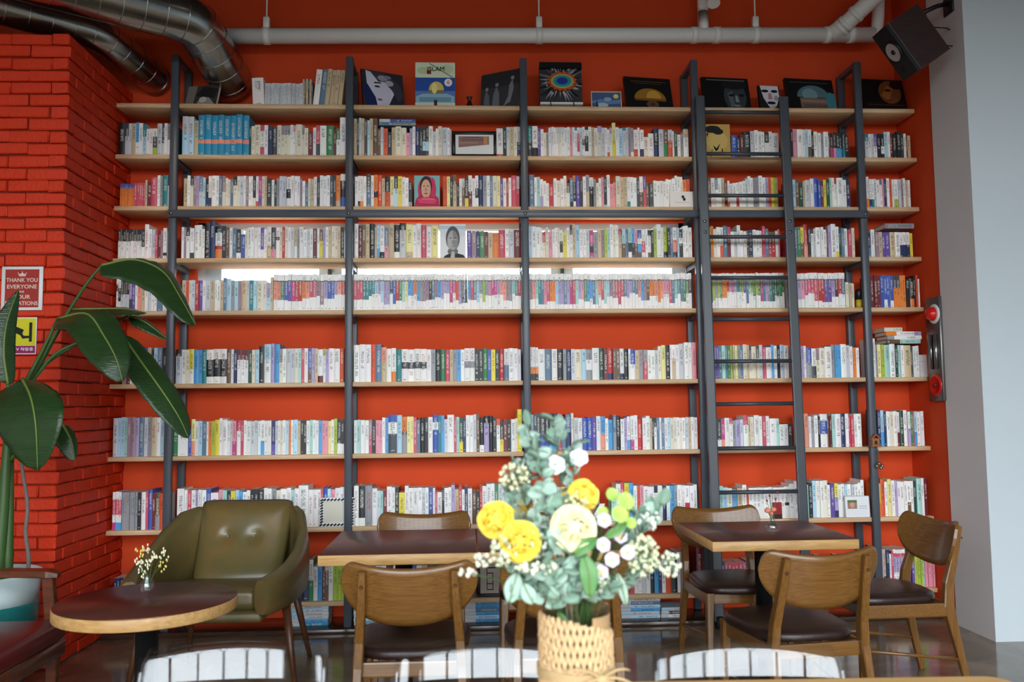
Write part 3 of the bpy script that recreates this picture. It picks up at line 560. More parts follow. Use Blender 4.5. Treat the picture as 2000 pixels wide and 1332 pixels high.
def book_label(d):
    sz = 'thick' if d['W'] > .036 else ('tall' if d['H'] > .24 else ('slim' if d['W'] < .021 else ''))
    l, r = n1(d['ln']), n1(d['rn'])
    if l and r: nb = f'between {l} and {r} ones' if l != r else f'between two {l} ones'
    else: nb = f'at the row end beside {l or r} one'
    t = f"{sz} {cname(d['segs'])} book {nb}, {SHELFN[d['row']]}, {BAYN[d['bay']]}".strip()
    if len(t.split()) > 16: t = t.replace(' ones', '')
    if len(t.split()) > 16 and sz: t = t[len(sz)+1:]
    if len(t.split()) > 16: t = t.replace(cname(d['segs']), CN[max(d['segs'], key=lambda q: q[1])[0]], 1)
    if len(t.split()) > 16: t = t.replace('at the row end beside', 'ending the row beside')
    return t
rest = BookMesh()
for i, d in enumerate(allb):
    if i < 300:
        bm_ = BookMesh(); book_geo(bm_, d['segs'], d['W'], d['H'], d['D'], d['seed'], True)
        o = bm_.build('book'); o.location = (d['x'], d['Y'], d['z']+.0003)
        tag(o, book_label(d), 'book', f"books on the {SHELFN[d['row']]}, {BAYN[d['bay']]}")
        t = min(.0025, d['W']*.2)
        MB().box(t, d['W']-t, t+.0005, d['D']-.004, .003, d['H']-.004).build('page_block', M_PAPER, o)
    else:
        M = Matrix.Translation((d['x'], d['Y'], d['z']+.0003))
        o = None
    if d['lean']:
        Rm = Matrix.Rotation(math.radians(d['lean']), 4, 'Y')
        if o: o.rotation_euler = (0, math.radians(d['lean']), 0)
        else: M = M @ Rm
        if d['lean'] > 0:   # pivot on the right foot corner
            dz = d['W']*math.sin(math.radians(d['lean']))
            if o: o.location.z += dz
            else: M = Matrix.Translation((0, 0, dz)) @ M
    if i >= 300: book_geo(rest, d['segs'], d['W'], d['H'], d['D'], d['seed'], False, M)
o = rest.build('packed_books'); tag(o, 'closely packed slim paperbacks and volumes filling the bookcase shelves', 'books', None, 'stuff')
# books lying flat: piles on the plinth, on top of rows
def flat_book(px0, px1, Y, z, th, segs, label, group, depth=.16):
    x0, x1 = px2x(px0, Y, z), px2x(px1, Y, z); bm_ = BookMesh(); L = x1-x0
    # spine lies along x: local H axis -> world +x, W axis -> world z
    book_geo(bm_, segs, th-.0004, L, depth, rk.randrange(1 << 30), True, Matrix(((0, 0, 1, 0), (0, 1, 0, 0), (1, 0, 0, 0), (0, 0, 0, 1))))
    o = bm_.build('book'); o.location = (x0, Y, z); tag(o, label, 'book', group)
    MB().box(.004, L-.003, .003, depth-.004, .0025, th-.0029).build('page_block', M_PAPER, o)
    return o
for (a, b, lst, where) in ((568, 642, 'LLsssBA', 'near the armchair'), (690, 762, 'BbLpLS', 'under the narrow table'), (905, 984, 'BBSBLB', 'under the calligraphy frame'), (1206, 1290, 'BsSLBsL', 'in the bay beside the ladder'), (1291, 1340, 'scw', 'beside the tall pale pile')):
    z = .0303
    for k, c in enumerate(reversed(lst)):
        flat_book(a+rk.uniform(0, 2), b-rk.uniform(0, 2), .03, z, .0205, [(c, 7), ('s' if c != 's' else 'L', 3)],
                  f'{CN[c]} magazine volume lying flat in the plinth pile {where}', f'flat piles on the plinth {where}'); z += .0207
zt = SZ[1]+.0003+62*PXM+.006
flat_book(740, 812, .035, zt, .021, [('g', 6), ('S', 4)], 'grey book lying under a blue one, on books, second shelf down', 'books lying on the second shelf row')
flat_book(741, 811, .035, zt+.0213, .021, [('b', 7), ('s', 3)], 'blue book lying on a grey one, second shelf down', 'books lying on the second shelf row')
zt = SZ[5]+66*PXM+.004
for k, (a, b, c) in enumerate(((1731, 1798, [('T', 6), ('n', 4)]), (1733, 1800, [('w', 8), ('g', 2)]), (1730, 1799, [('V', 2), ('w', 5), ('o', 3)]), (1727, 1762, [('i', 1)]))):
    flat_book(a, b, .028, zt+k*.0263, .026, c, ['mint book at the bottom of the lying pile, bay by alarm', 'white book second in the lying pile, bay by alarm', 'white and orange book third in lying pile, bay by alarm', 'small ivory book on top of lying pile, bay by alarm'][k], 'books lying across the row by the alarm')
flat_book(1728, 1785, .03, SZ[3]+58*PXM+.006, .033, [('g', 9), ('q', 1)], 'grey slipcase book lying across the row, fourth shelf down, bay by alarm', 'books lying on the fourth shelf row')

# ------------------------------------------------------------------ flat art helpers
def poly_ell(cx, cy, rx, ry, n=20, a0=0, a1=2*PI): return [(cx+rx*math.cos(a0+(a1-a0)*k/n), cy+ry*math.sin(a0+(a1-a0)*k/n)) for k in range(n + (0 if abs(a1-a0-2*PI) < 1e-6 else 1))]
def clip(poly):
    def cl(P, f, g):
        out = []
        for i in range(len(P)):
            a, b = P[i-1], P[i]
            if f(b):
                if not f(a): out.append(g(a, b))
                out.append(b)
            elif f(a): out.append(g(a, b))
        return out
    for ax, lim, s in ((0, 0, 1), (0, 1, -1), (1, 0, 1), (1, 1, -1)):
        if not poly: return poly
        poly = cl(poly, lambda p: s*(p[ax]-lim) >= -1e-9, lambda a, b: tuple(a[k]+(b[k]-a[k])*((lim-a[ax])/(b[ax]-a[ax])) for k in (0, 1)))
    return poly
def art(shapes, W, H, parent, name='cover_print', y=0.0, x0=0, z0=0):
    """shapes: [(rgb, polygon in unit square)], painter's order, each a hair proud of the one before"""
    mb = MB(); mats = []; idx = {}
    for k, (rgb, pl) in enumerate(shapes):
        pl = clip([(max(-2, min(3, u)), max(-2, min(3, v))) for u, v in pl])
        if len(pl) < 3: continue
        if rgb not in idx: idx[rgb] = len(mats); mats.append(pm(rgb))
        mb.prism([(x0+u*W, z0+v*H) for u, v in pl], y-.0003*(k+1), y, idx[rgb])
    return mb.build(name, mats, parent)
def text(body, size, rgb, parent, loc, rot=(PI/2, 0, 0), width=None, name='lettering', bold=0):
    cu = bpy.data.curves.new('t', 'FONT'); cu.body = body; cu.size = size; cu.align_x = 'CENTER'; cu.align_y = 'CENTER'; cu.extrude = .0004; cu.offset = bold; cu.resolution_u = 3
    to = bpy.data.objects.new('t', cu); COL.objects.link(to); bpy.context.view_layer.update()
    dg = bpy.context.evaluated_depsgraph_get(); me = bpy.data.meshes.new_from_object(to.evaluated_get(dg)); bpy.data.objects.remove(to)
    me.name = name; me.materials.clear(); me.materials.append(pm(rgb)); o = bpy.data.objects.new(name, me); link(o, parent)
    if width:
        xs = [v.co.x for v in me.vertices]; k = width/(max(xs)-min(xs)) if xs else 1
        for v in me.vertices: v.co.x *= k
    o.location = loc; o.rotation_euler = rot; return o
def display_book(px0, px1, py0, py1, Y, z, th, edge, shapes, label, tilt=8, yaw=0, wscale=1, parts=(), base=(20, 20, 22), lift=0):
    """face-out book: front cover in local xz plane at y=0, block behind"""
    x0, x1 = px2x(px0, Y, z), px2x(px1, Y, z); W = (x1-x0)*wscale/max(.3, math.cos(math.radians(yaw))); H = (at((px0+px1)/2, py0, Y).z-at((px0+px1)/2, py1, Y).z)/math.cos(math.radians(tilt))
    o = empty('display_book', ((x0+x1)/2, Y, z+lift+.0005), math.radians(yaw), label, 'book', 'face-out books on show')
    o.rotation_euler = (-math.radians(tilt), 0, math.radians(yaw))
    c = MB().box(-W/2, W/2, 0, .0025, 0, H).box(-W/2, W/2, th-.0025, th, 0, H).box(-W/2, -W/2+.003, .0025, th-.0025, 0, H)
    c.build('cover', pm(base, .35), o); MB().box(-W/2+.0032, W/2-.004, .0026, th-.0026, .003, H-.003).build('page_block', M_PAPER, o)
    if shapes: art(shapes, W, H, o, x0=-W/2)
    for (body, u, v, sz, rgb, wd) in parts: text(body, sz, rgb, o, (-W/2+u*W, -.006, v*H), width=wd*W if wd else None)
    return o
def face(cx, cy, s, skin, hair, asp=1.0, eye=(40, 30, 28), lip=(150, 70, 70), shade=None):
    k = asp; sh = [(hair, poly_ell(cx, cy+.10*s, .34*s*k, .42*s)), (skin, poly_ell(cx, cy, .27*s*k, .38*s))]
    if shade: sh.append((shade, [(cx, cy+.34*s)]+poly_ell(cx, cy, .27*s*k, .38*s, 12, PI/2, -PI/2)+[(cx+.03*s*k, cy-.02*s)]))
    for e in (-1, 1):
        sh += [(hair, poly_ell(cx+e*.11*s*k, cy+.115*s, .07*s*k, .016*s, 10)), ((235, 230, 224), poly_ell(cx+e*.11*s*k, cy+.06*s, .055*s*k, .022*s, 12)), (eye, poly_ell(cx+e*.11*s*k, cy+.06*s, .022*s*k, .022*s, 10))]
    dk = tuple(int(v*.78) for v in skin)
    return sh+[(dk, [(cx-.02*s*k, cy+.05*s), (cx+.02*s*k, cy+.05*s), (cx+.05*s*k, cy-.09*s), (cx-.05*s*k, cy-.09*s)]), (lip, poly_ell(cx, cy-.19*s, .09*s*k, .028*s, 12))]
R1_ = [(0, 0), (1, 0), (1, 1), (0, 1)]
def rect(a, b, c, d): return [(a, c), (b, c), (b, d), (a, d)]
z0 = SZ[0]
display_book(358, 423, 158, 203, .045, z0, .03, 0, [((60, 56, 52), R1_), ((120, 112, 104), [(0, 0), (.25, 0), (.3, 1), (0, 1)]), ((150, 140, 134), [(.35, .05), (.95, .05), (.7, .45), (.45, .4)]), ((36, 34, 34), [(.3, .5), (.9, .35), (1, .8), (.5, .95)]), ((186, 180, 176), poly_ell(.55, .3, .12, .14))], 'dark photographic book lying open-faced under the silver duct', 18, -12)
wv = [((206, 204, 220), [(.1, .98), (.45, .9), (.62, .6), (.8, .5), (.6, .05), (.22, 0), (.12, .5)]), ((60, 60, 70), [(.2, .98), (.55, .97), (.9, .72), (1, .4), (.85, .2), (.72, .5), (.55, .72), (.4, .7)]), ((150, 145, 160), poly_ell(.5, .82, .12, .08)), ((170, 165, 178), poly_ell(.66, .7, .10, .08)), ((130, 126, 142), poly_ell(.62, .86, .09, .05)), ((200, 197, 214), poly_ell(.48, .4, .2, .32)), ((26, 24, 30), poly_ell(.36, .56, .07, .025)), ((26, 24, 30), [(.28, .64), (.46, .66), (.45, .69), (.3, .68)]), ((120, 90, 110), poly_ell(.4, .2, .06, .03)), ((28, 40, 84), [(0, .55), (.12, .6), (.3, .25), (.34, 0), (.1, 0)])]
display_book(712, 790, 128, 203, .05, z0, .02, 0, [((44, 44, 54), R1_)]+wv, 'black-and-white portrait cover of a curly-haired woman, leaning on the post', 12, 24)
isl = [((216, 224, 196), rect(0, 1, .66, 1)), ((190, 206, 160), poly_ell(.2, .82, .16, .08)), ((196, 210, 170), poly_ell(.8, .85, .16, .1)), ((60, 70, 40), [(.34, .98), (.37, .98), (.95, .67), (.92, .67)]), ((40, 78, 156), rect(0, 1, 0, .66)), ((88, 120, 182), rect(0, 1, 0, .36)), ((140, 176, 190), [(.02, 0), (.98, 0), (.98, .24), (.8, .3), (.2, .3), (.02, .24)]), ((104, 144, 164), rect(.1, .9, .12, .22)), ((206, 208, 190), rect(0, 1, 0, .1)), ((120, 120, 100), rect(.33, .72, .3, .38)), ((214, 190, 96), poly_ell(.53, .38, .19, .19, 16, 0, PI)), ((236, 216, 140), poly_ell(.48, .42, .07, .12)), ((60, 40, 40), rect(.47, .55, 0, .16)), ((236, 232, 226), poly_ell(.83, .55, .1, .085)), ((120, 40, 30), rect(.29, .4, .74, .82))]
display_book(811, 889, 113, 203, .04, z0, .025, 0, isl, 'guide book with golden dome cover and ISLAM title', 4, 0, 1, [('ISLAM', .52, .845, .042, (26, 26, 26), .42), ('6', .83, .55, .04, (214, 50, 60), None)], (230, 228, 220))
display_book(938, 1012, 128, 203, .06, z0, .02, 0, [((58, 56, 58), R1_), ((44, 43, 46), rect(0, 1, .6, 1)), ((96, 100, 108), [(.08, .05), (.25, .05), (.22, .4), (.14, .55), (.1, .4)]), ((104, 108, 116), [(.3, .05), (.5, .05), (.48, .45), (.4, .62), (.33, .4)]), ((116, 118, 124), [(.6, .05), (.78, .15), (.86, .5), (.82, .75), (.74, .6), (.72, .3)]), ((140, 130, 124), poly_ell(.16, .58, .04, .05)), ((140, 130, 124), poly_ell(.42, .66, .045, .05)), ((140, 130, 124), poly_ell(.82, .78, .045, .05))], 'dim grey figure-scene book angled against the middle post', 6, -28)
eye = [((52, 50, 54), R1_)]
er = random.Random(5)
for k in range(70):
    a = er.uniform(0, 2*PI); r0 = er.uniform(.24, .4); r1 = r0+er.uniform(.1, .35); g = er.choice((30, 100, 150, 190)); wdt = er.uniform(.03, .08)
    eye.append(((g, g, g+4), [(.5+r0*math.cos(a-wdt), .55+r0*.8*math.sin(a-wdt)), (.5+r0*math.cos(a+wdt), .55+r0*.8*math.sin(a+wdt)), (.5+r1*math.cos(a+wdt*.4), .55+r1*.8*math.sin(a+wdt*.4))]))
eye += [((190, 80, 40), [(.53+(.30+(.05 if k % 2 else 0))*math.cos(2*PI*k/32), .55+(.2+(.04 if k % 2 else 0))*math.sin(2*PI*k/32)) for k in range(32)]), ((196, 190, 70), poly_ell(.53, .55, .26, .165)), ((60, 160, 120), poly_ell(.53, .55, .24, .15)), ((40, 120, 170), poly_ell(.53, .555, .19, .115)), ((36, 50, 130), poly_ell(.53, .555, .13, .08)), ((24, 24, 26), rect(0, 1, .86, 1)), ((210, 210, 208), rect(0, 1, 0, .05))]
display_book(1055, 1138, 110, 196, .05, z0, .035, 0, eye, 'black book with a rainbow eye-like pool on its cover', 7, 0, 1, [], (24, 24, 26), .02)
st = empty('book_stand', (at(1097, 200, .05).x, .05, z0), 0, 'thin black wire stand holding the rainbow eye book', 'stand')
for s in (-.075, .075): MB().tube([(s, -.035, .035), (s, -.038, .012), (s, -.02, .003), (s, .12, .003), (s*.7, .1, .16)], .003, 6).build('wire', M_BLACK, st)
MB().tube([(-.075, .05, .003), (.075, .05, .003)], .003, 6).build('wire', M_BLACK, st)
def framed(px0, px1, py0, py1, Y, z, bw, frgb, shapes, label, tilt=8, yaw=0, cat='picture', mrgb=(226, 222, 214), mw=0, group=None, wood_=None):
    x0, x1 = px2x(px0, Y, z), px2x(px1, Y, z); W = (x1-x0)/max(.4, math.cos(math.radians(yaw))); H = (at((px0+px1)/2, py0, Y).z-at((px0+px1)/2, py1, Y).z)/math.cos(math.radians(tilt))
    o = empty('framed_picture', ((x0+x1)/2, Y, z+.0005), 0, label, cat, group); o.rotation_euler = (-math.radians(tilt), 0, math.radians(yaw))
    fm = wood_ or mat('frame_%d_%d_%d' % frgb, frgb, .4)
    for a in ((-W/2, W/2, 0, bw), (-W/2, W/2, H-bw, H), (-W/2, -W/2+bw, bw, H-bw), (W/2-bw, W/2, bw, H-bw)): MB().rbox(a[0], a[1], -.004, .012, a[2], a[3], .002, 1).build('frame', fm, o)
    MB().box(-W/2+bw, W/2-bw, .003, .008, bw, H-bw).build('mount', pm(mrgb), o)
    if shapes: art(shapes, W-2*bw-2*mw, H-2*bw-2*mw, o, 'print', .003, -W/2+bw+mw, bw+mw)
    return o
framed(1155, 1215, 167, 205, .07, z0, .007, (214, 190, 150), [((64, 88, 132), R1_), ((96, 128, 170), [(0, .5), (.3, .62), (.6, .5), (1, .6), (1, .35), (.5, .3), (0, .4)]), ((170, 186, 200), poly_ell(.35, .25, .22, .14)), ((44, 62, 96), rect(0, 1, 0, .16)), ((220, 206, 110), poly_ell(.84, .78, .09, .13)), ((36, 48, 60), [(.1, 0), (.24, 0), (.17, .6)]), ((140, 160, 186), poly_ell(.55, .6, .14, .12))], 'small blue painting in a pale wooden frame on the top shelf', 6)
gold = [((18, 16, 16), R1_), ((150, 104, 36), poly_ell(.52, .32, .34, .34, 18, 0, PI)), ((196, 146, 54), poly_ell(.6, .36, .16, .24, 14, 0, PI)), ((116, 78, 28), rect(.2, .86, .27, .33)), ((96, 70, 48), poly_ell(.56, .16, .13, .12)), ((60, 46, 34), poly_ell(.56, .16, .05, .05)), ((110, 66, 36), rect(.14, .9, .86, .875)), ((90, 60, 36), rect(.2, .8, .8, .812))]
display_book(1224, 1318, 136, 205, .05, z0, .025, 0, gold, 'black book with a golden mushroom-like canopy on its cover', 15, 8)
bust = [((14, 14, 15), R1_), ((52, 56, 60), poly_ell(.68, .42, .24, .46)), ((84, 90, 96), [(.52, .5), (.62, .6), (.66, .2), (.58, .05)]), ((24, 25, 28), poly_ell(.68, .78, .26, .14)), ((18, 18, 20), poly_ell(.6, .46, .06, .04)), ((18, 18, 20), poly_ell(.82, .46, .06, .04)), ((120, 128, 136), [(.68, .45), (.73, .45), (.76, .25), (.68, .25)]), ((110, 118, 126), poly_ell(.7, .14, .08, .03)), ((96, 92, 84), rect(.1, .92, .9, .93))]
display_book(1376, 1470, 138, 207, .05, z0, .025, 0, bust, 'black book with a dark stone head on its cover', 13, 5)
mask = [((26, 26, 30), R1_), ((206, 200, 206), [(.08, 1), (.94, 1), (.96, .6), (.8, .2), (.62, .06), (.45, .12), (.2, .5)]), ((20, 20, 24), poly_ell(.3, .78, .17, .06)), ((20, 20, 24), poly_ell(.74, .78, .16, .06)), ((170, 130, 140), [(.46, .7), (.58, .7), (.62, .45), (.42, .45)]), ((30, 20, 26), poly_ell(.55, .3, .2, .06)), ((150, 146, 152), poly_ell(.8, .5, .1, .1))]
display_book(1485, 1528, 156, 207, .05, z0, .02, 0, mask, 'small book with a white painted face on its cover', 10, 6)
dome = [((14, 14, 16), R1_), ((80, 108, 116), poly_ell(.55, .42, .34, .38, 18, 0, PI)), ((110, 140, 146), poly_ell(.48, .5, .16, .2)), ((112, 92, 80), rect(.26, .86, .08, .4)), ((140, 110, 96), rect(.28, .84, .26, .34)), ((92, 76, 68), rect(.32, .82, .1, .2)), ((60, 120, 132), [(.82, .05), (1, .05), (1, .55), (.88, .6), (.8, .4)]), ((70, 64, 56), rect(.1, .9, .87, .89))]
display_book(1540, 1638, 142, 210, .05, z0, .025, 0, dome, 'black book with a blue tiled dome on its cover', 14, 6)
amber = [((16, 13, 12), R1_), ((120, 70, 34), poly_ell(.66, .6, .26, .36)), ((160, 98, 48), [(.46, .5), (.6, .8), (.74, .72), (.6, .3)]), ((44, 26, 18), poly_ell(.62, .66, .08, .04)), ((30, 20, 16), poly_ell(.84, .84, .16, .14)), ((96, 54, 30), poly_ell(.6, .34, .08, .03)), ((70, 40, 26), rect(.1, .96, .18, .21))]
display_book(1688, 1776, 146, 214, .05, z0, .025, 0, amber, 'black book with an amber-lit face on its cover', 14, 5)
v_ = MB().lathe([(0, 0), (.026, 0), (.028, .01), (.022, .03), (.012, .055), (.01, .066), (.02, .08), (.021, .084), (.016, .082), (.007, .066), (0, .05)], n=20).build('bud_vase', mat('brown_ceramic', (52, 28, 20), .25))
v_.location = (at(917, 203, .08).x, .08, z0); tag(v_, 'small dark brown waisted vase on the top shelf', 'vase')
# face-out books and cards lower down
tree = [((196, 158, 78), R1_), ((208, 176, 100), poly_ell(.5, .5, .4, .3)), ((24, 22, 22), poly_ell(.35, .85, .3, .11)), ((24, 22, 22), poly_ell(.55, .78, .2, .09)), ((24, 22, 22), [(.1, .7), (.14, .62), (.2, .78)]), ((30, 28, 26), [(.4, .24), (.48, .3), (.62, .44), (.52, .24), (.44, .2), (.34, .38)]), ((40, 34, 28), [(.22, 0), (.25, 0), (.32, .26), (.3, .26)]), ((30, 28, 26), rect(.66, .7, .08, .28))]
display_book(1376, 1428, 232, 299, .03, SZ[1], .02, 0, tree, 'ochre book with a black windblown tree on its cover', 3, 0, base=(190, 150, 74))
scarf = [((120, 176, 176), R1_), ((196, 44, 92), poly_ell(.5, .55, .36, .44)), ((176, 34, 80), [(0, 0), (1, 0), (.95, .3), (.75, .42), (.25, .42), (.06, .25)])]+face(.46, .58, .78, (208, 160, 132), (46, 30, 28), .9)+[((196, 44, 92), [(.8, .3), (.86, .6), (.8, .85), (.7, .96), (.72, .6), (.66, .32)]), ((210, 60, 104), [(.1, .25), (.5, .33), (.9, .22), (.8, .1), (.2, .12)]), ((226, 120, 140), rect(.3, .8, .24, .27))]
display_book(809, 859, 337, 400, .03, SZ[2], .02, 0, scarf, 'book whose cover shows a person in a pink headscarf', 3, 0, base=(196, 60, 90))
head = [((226, 228, 230), R1_), ((190, 206, 216), rect(0, 1, .86, .97)), ((40, 40, 42), [(.12, 0), (.2, .08), (.42, .16), (.62, .16), (.9, .1), (1, 0)])]+face(.5, .5, .86, (176, 174, 172), (92, 90, 90), .92, (40, 40, 40), (130, 126, 124), (140, 138, 136))+[((110, 108, 106), poly_ell(.5, .2, .2, .1)), ((166, 164, 162), poly_ell(.5, .29, .1, .05)), ((180, 178, 176), [(.4, 0), (.58, 0), (.56, .2), (.46, .2)])]
display_book(859, 910, 433, 500, .03, SZ[3], .022, 0, head, 'white book whose cover shows a grey-bearded head and dark pullover', 3, 0, base=(228, 228, 226))
display_book(1309, 1356, 370, 401, .012, SZ[2], .006, 0, [((232, 224, 218), R1_), ((40, 36, 40), poly_ell(.55, .66, .06, .1)), ((40, 36, 40), poly_ell(.6, .5, .06, .1)), ((190, 184, 180), rect(.2, .8, .28, .31))], 'low white card with a small black emblem on the third shelf', 6, 0, base=(230, 224, 218))
framed(883, 971, 248, 300, .04, SZ[1], .022, (22, 20, 20), [((232, 230, 226), R1_), ((150, 110, 100), [(.08, .35), (.88, .5), (.88, .92), (.08, .92)]), ((120, 96, 92), rect(.15, .8, .7, .78)), ((172, 136, 120), rect(.1, .6, .55, .62)), ((196, 140, 90), rect(.74, .84, .5, .9)), ((96, 84, 84), rect(.2, .7, .85, .89))], 'black framed print of a brick street on the second shelf', 4)
framed(932, 986, 1093, 1169, .03, SZ[8], .02, (24, 22, 22), [((206, 188, 176), R1_), ((40, 34, 32), rect(.2, .9, .76, .8)), ((40, 34, 32), rect(.3, .34, .1, .92)), ((40, 34, 32), rect(.3, .62, .6, .63)), ((40, 34, 32), rect(.58, .62, .1, .62)), ((40, 34, 32), rect(.34, .58, .44, .47)), ((40, 34, 32), rect(.34, .58, .28, .31)), ((40, 34, 32), rect(.34, .6, .1, .13))], 'black framed ink calligraphy on the bottom shelf behind the table', 5)
zeb = [((208, 202, 186), R1_)]
fr = framed(624, 692, 974, 1031, .0, SZ[7], .026, (232, 230, 226), zeb, 'square photo frame with black zebra-striped border on eighth shelf', 3)
fh = max(v.co.z for c in fr.children for v in c.data.vertices); fwd = max(v.co.x for c in fr.children for v in c.data.vertices)
mb = MB()
for k in range(36):
    t = k/36*4; s = int(t); u = (t-s)*2-1
    cx, cz = [(u*fwd*.92, .013), (fwd-.013, fh/2+u*fh*.42), (-u*fwd*.92, fh-.013), (-fwd+.013, fh/2-u*fh*.42)][s]
    mb.obox((cx, -.0046, cz), (.008, 0, .0055), (0, .0008, 0), (-.003, 0, .0045))
mb.build('stripe', pm((30, 28, 30)), fr)
framed(1652, 1700, 968, 1010, .0, SZ[7], .003, (232, 230, 228), [((226, 224, 226), R1_), ((150, 120, 100), rect(.1, .5, .4, .82)), ((206, 150, 130), poly_ell(.3, .6, .1, .15)), ((90, 110, 70), rect(.1, .5, .7, .82)), ((180, 180, 186), rect(.58, .92, .5, .54)), ((180, 180, 186), rect(.58, .92, .4, .43))], 'white card with a small portrait photo leaning on eighth shelf books', 4)
framed(1140, 1171, 949, 985, .12, SZ[7]+.07, .004, (234, 232, 230), [((92, 88, 96), R1_), ((140, 130, 136), rect(0, 1, .5, .8)), ((60, 56, 60), rect(.1, .6, .1, .4))], 'small white-edged photograph behind the bouquet', 4).location.z = SZ[7]+.07
o = MB().box(at(1141, 1000, .1).x, at(1172, 1000, .1).x, .1, .2, SZ[7]+.0003, SZ[7]+.0698).build('card_box', mat('kraft', (168, 116, 84), .7)); tag(o, 'small brown box under the white-edged photograph behind the bouquet', 'box')
o = MB().prism([(at(1152, 1014, .04).x, SZ[7]+.0003), (at(1168, 1014, .04).x, SZ[7]+.0003), (at(1182, 980, .04).x, SZ[7]+.11), (at(1172, 980, .04).x, SZ[7]+.11)], .04, .046).build('white_card', M_WHITE); tag(o, 'slanted blank white card beside the bouquet on the eighth shelf', 'card')
display_book(1798, 1817, 690, 733, .02, SZ[5], .02, 0, [((214, 212, 210), R1_), ((170, 168, 168), rect(.1, .6, .68, .7))], 'plain pale grey booklet at the shelf end beside the alarm', 3, 0, base=(206, 204, 202))
bx = empty('storage_tin', (at(1678, 600, .05).x, .05, SZ[4]), 0, 'black tin with a yellow base beside the encyclopaedia row', 'tin')
MB().lathe([(0, 0), (.021, 0), (.021, .055), (0, .055)], n=20).build('base', mat('tin_yellow', (198, 168, 40), .4), bx)
MB().lathe([(0, .0553), (.0215, .0553), (.0215, .11), (.014, .125), (0, .128)], n=20).build('body', mat('tin_black', (26, 24, 24), .4), bx)
# figurine on the eighth shelf
fg = empty('figurine', (at(1272, 1016, .02).x, .02, SZ[7]), 0, 'small black animal figurine in front of white books, eighth shelf', 'figurine')
M_FIG = mat('figurine_black', (24, 20, 24), .4)
MB().ell((0, 0, .045), .02, .011, .017).build('body', M_FIG, fg); MB().tube([(-.012, 0, .05), (-.016, 0, .085), (-.004, 0, .1)], [.008, .006, .004], 8).build('neck', M_FIG, fg)
for s in (-.013, .013): MB().tube([(s, 0, .04), (s, 0, 0)], [.006, .004], 8).build('leg', M_FIG, fg)
# ------------------------------------------------------------------ pipes, ducts, speaker, alarm, posters
def arc(p0, p1, p2, n=8):
    """quadratic bend p0 -> p1 (corner) -> p2"""
    p0, p1, p2 = Vector(p0), Vector(p1), Vector(p2)
    return [p0*(1-t)**2+p1*2*t*(1-t)+p2*t*t for t in [k/n for k in range(n+1)]]
YPI = .12
pa, pb = at(425, 71, YPI), at(1706, 68, YPI); PR = .05
def pipept(px): t = (px-425)/(1706-425); return pa.lerp(pb, t)
pipe = empty('drain_pipe', pipept(1000), 0, 'long white plastic pipe run hung above the bookcase', 'pipe'); base = pipept(1000)
def rel(p): return Vector(p)-base
MB().tube([rel(pa), rel(pb)], PR, 20).build('pipe_run', M_PVC, pipe)
dirv = (pb-pa).normalized()
for px in (517, 1040, 1345, 1390, 1468, 1612, 1660):
    p = rel(pipept(px)); MB().tube([p-dirv*.022, p+dirv*.022], PR+.005, 20).build('coupling', M_PVC, pipe)
for px in (517, 1040, 1468):
    p = rel(pipept(px)); MB().rbox(p.x-.02, p.x+.02, p.y-.02, p.y+.02, p.z+PR, p.z+PR+.075, .004, 1).build('hanger', M_PVC, pipe)
    MB().tube([(p.x, p.y, p.z+PR+.07), (p.x, p.y, ZC-base.z)], .005, 8).build('hanger_rod', M_PVC, pipe)
p = rel(pipept(1364)); MB().tube([p, (p.x, p.y, p.z+.16)]+arc((p.x, p.y, p.z+.16), (p.x, p.y, p.z+.27), (p.x, p.y-.02, p.z+.9)), .036, 16).build('riser', M_PVC, pipe)
q = rel(at(1392, -4, -.0)); MB().tube(arc((p.x, p.y, p.z+.2), (p.x+.06, p.y, p.z+.26), q), .03, 14).build('branch', M_PVC, pipe)
MB().tube([q, q+Vector((.0, -.02, -.05))], .042, 18).build('cap', M_PVC, pipe)
e0, e1 = rel(pipept(1625)), rel(at(1745, -40, -.15))
MB().tube([e0+dirv*-.02]+[e0.lerp(e1, k/6) for k in range(1, 7)], .055, 18).build('branch', M_PVC, pipe)
dd = (e1-e0).normalized()
for t in (.13, .2, .38): c = e0.lerp(e1, t); MB().tube([c-dd*.015, c+dd*.015], .061, 18).build('coupling', M_PVC, pipe)
MB().tube([rel(pb)-dirv*.02, rel(pb)]+arc(rel(pb), rel(pb)+dirv*.05, rel(pb)+Vector((.05, 0, .5))), .04, 16).build('riser', M_PVC, pipe)
def duct(pts, r, name_label, pitch=.055):
    pts = [Vector(p) for p in pts]; b = pts[-1]
    o = empty('ventilation_duct', b, 0, name_label, 'duct', None)
    seg = []
    for a, c in zip(pts[:-1], pts[1:]):
        n = max(1, int((c-a).length/.04)); seg += [a.lerp(c, k/n) for k in range(n)]
    seg.append(pts[-1])
    MB().tube([p-b for p in seg], r, 28).build('duct_skin', M_GALV, o)
    acc = 0
    for a, c in zip(seg[:-1], seg[1:]):
        acc += (c-a).length
        if acc >= pitch:
            acc = 0; t = (c-a).normalized(); m = (a+c)/2-b
            MB().tube([m-t*.002, m+t*.002], r+.002, 28).build('seam', M_GALV, o)
    return o, seg, b
def ductpath(P0, P1, P2):
    P0, P1, P2 = Vector(P0), Vector(P1), Vector(P2)
    d0 = (P1-P0).normalized(); d1 = (P2-P1).normalized()
    return [P0]+arc(P1-d0*.10, P1, P1+d1*.10, 7)+[P2]
A1 = at(383, 42, -.25); A0 = A1+Vector((-.56, -.409, 0))*4.6
d1, sg, bb_ = duct(ductpath(A0, A1, at(455, 168, .262)), .14, 'large shiny silver spiral duct bending down into the red wall', .085)
B1 = at(196, 66, -.25); B0 = B1+Vector((-.40, -.34, 0))*6
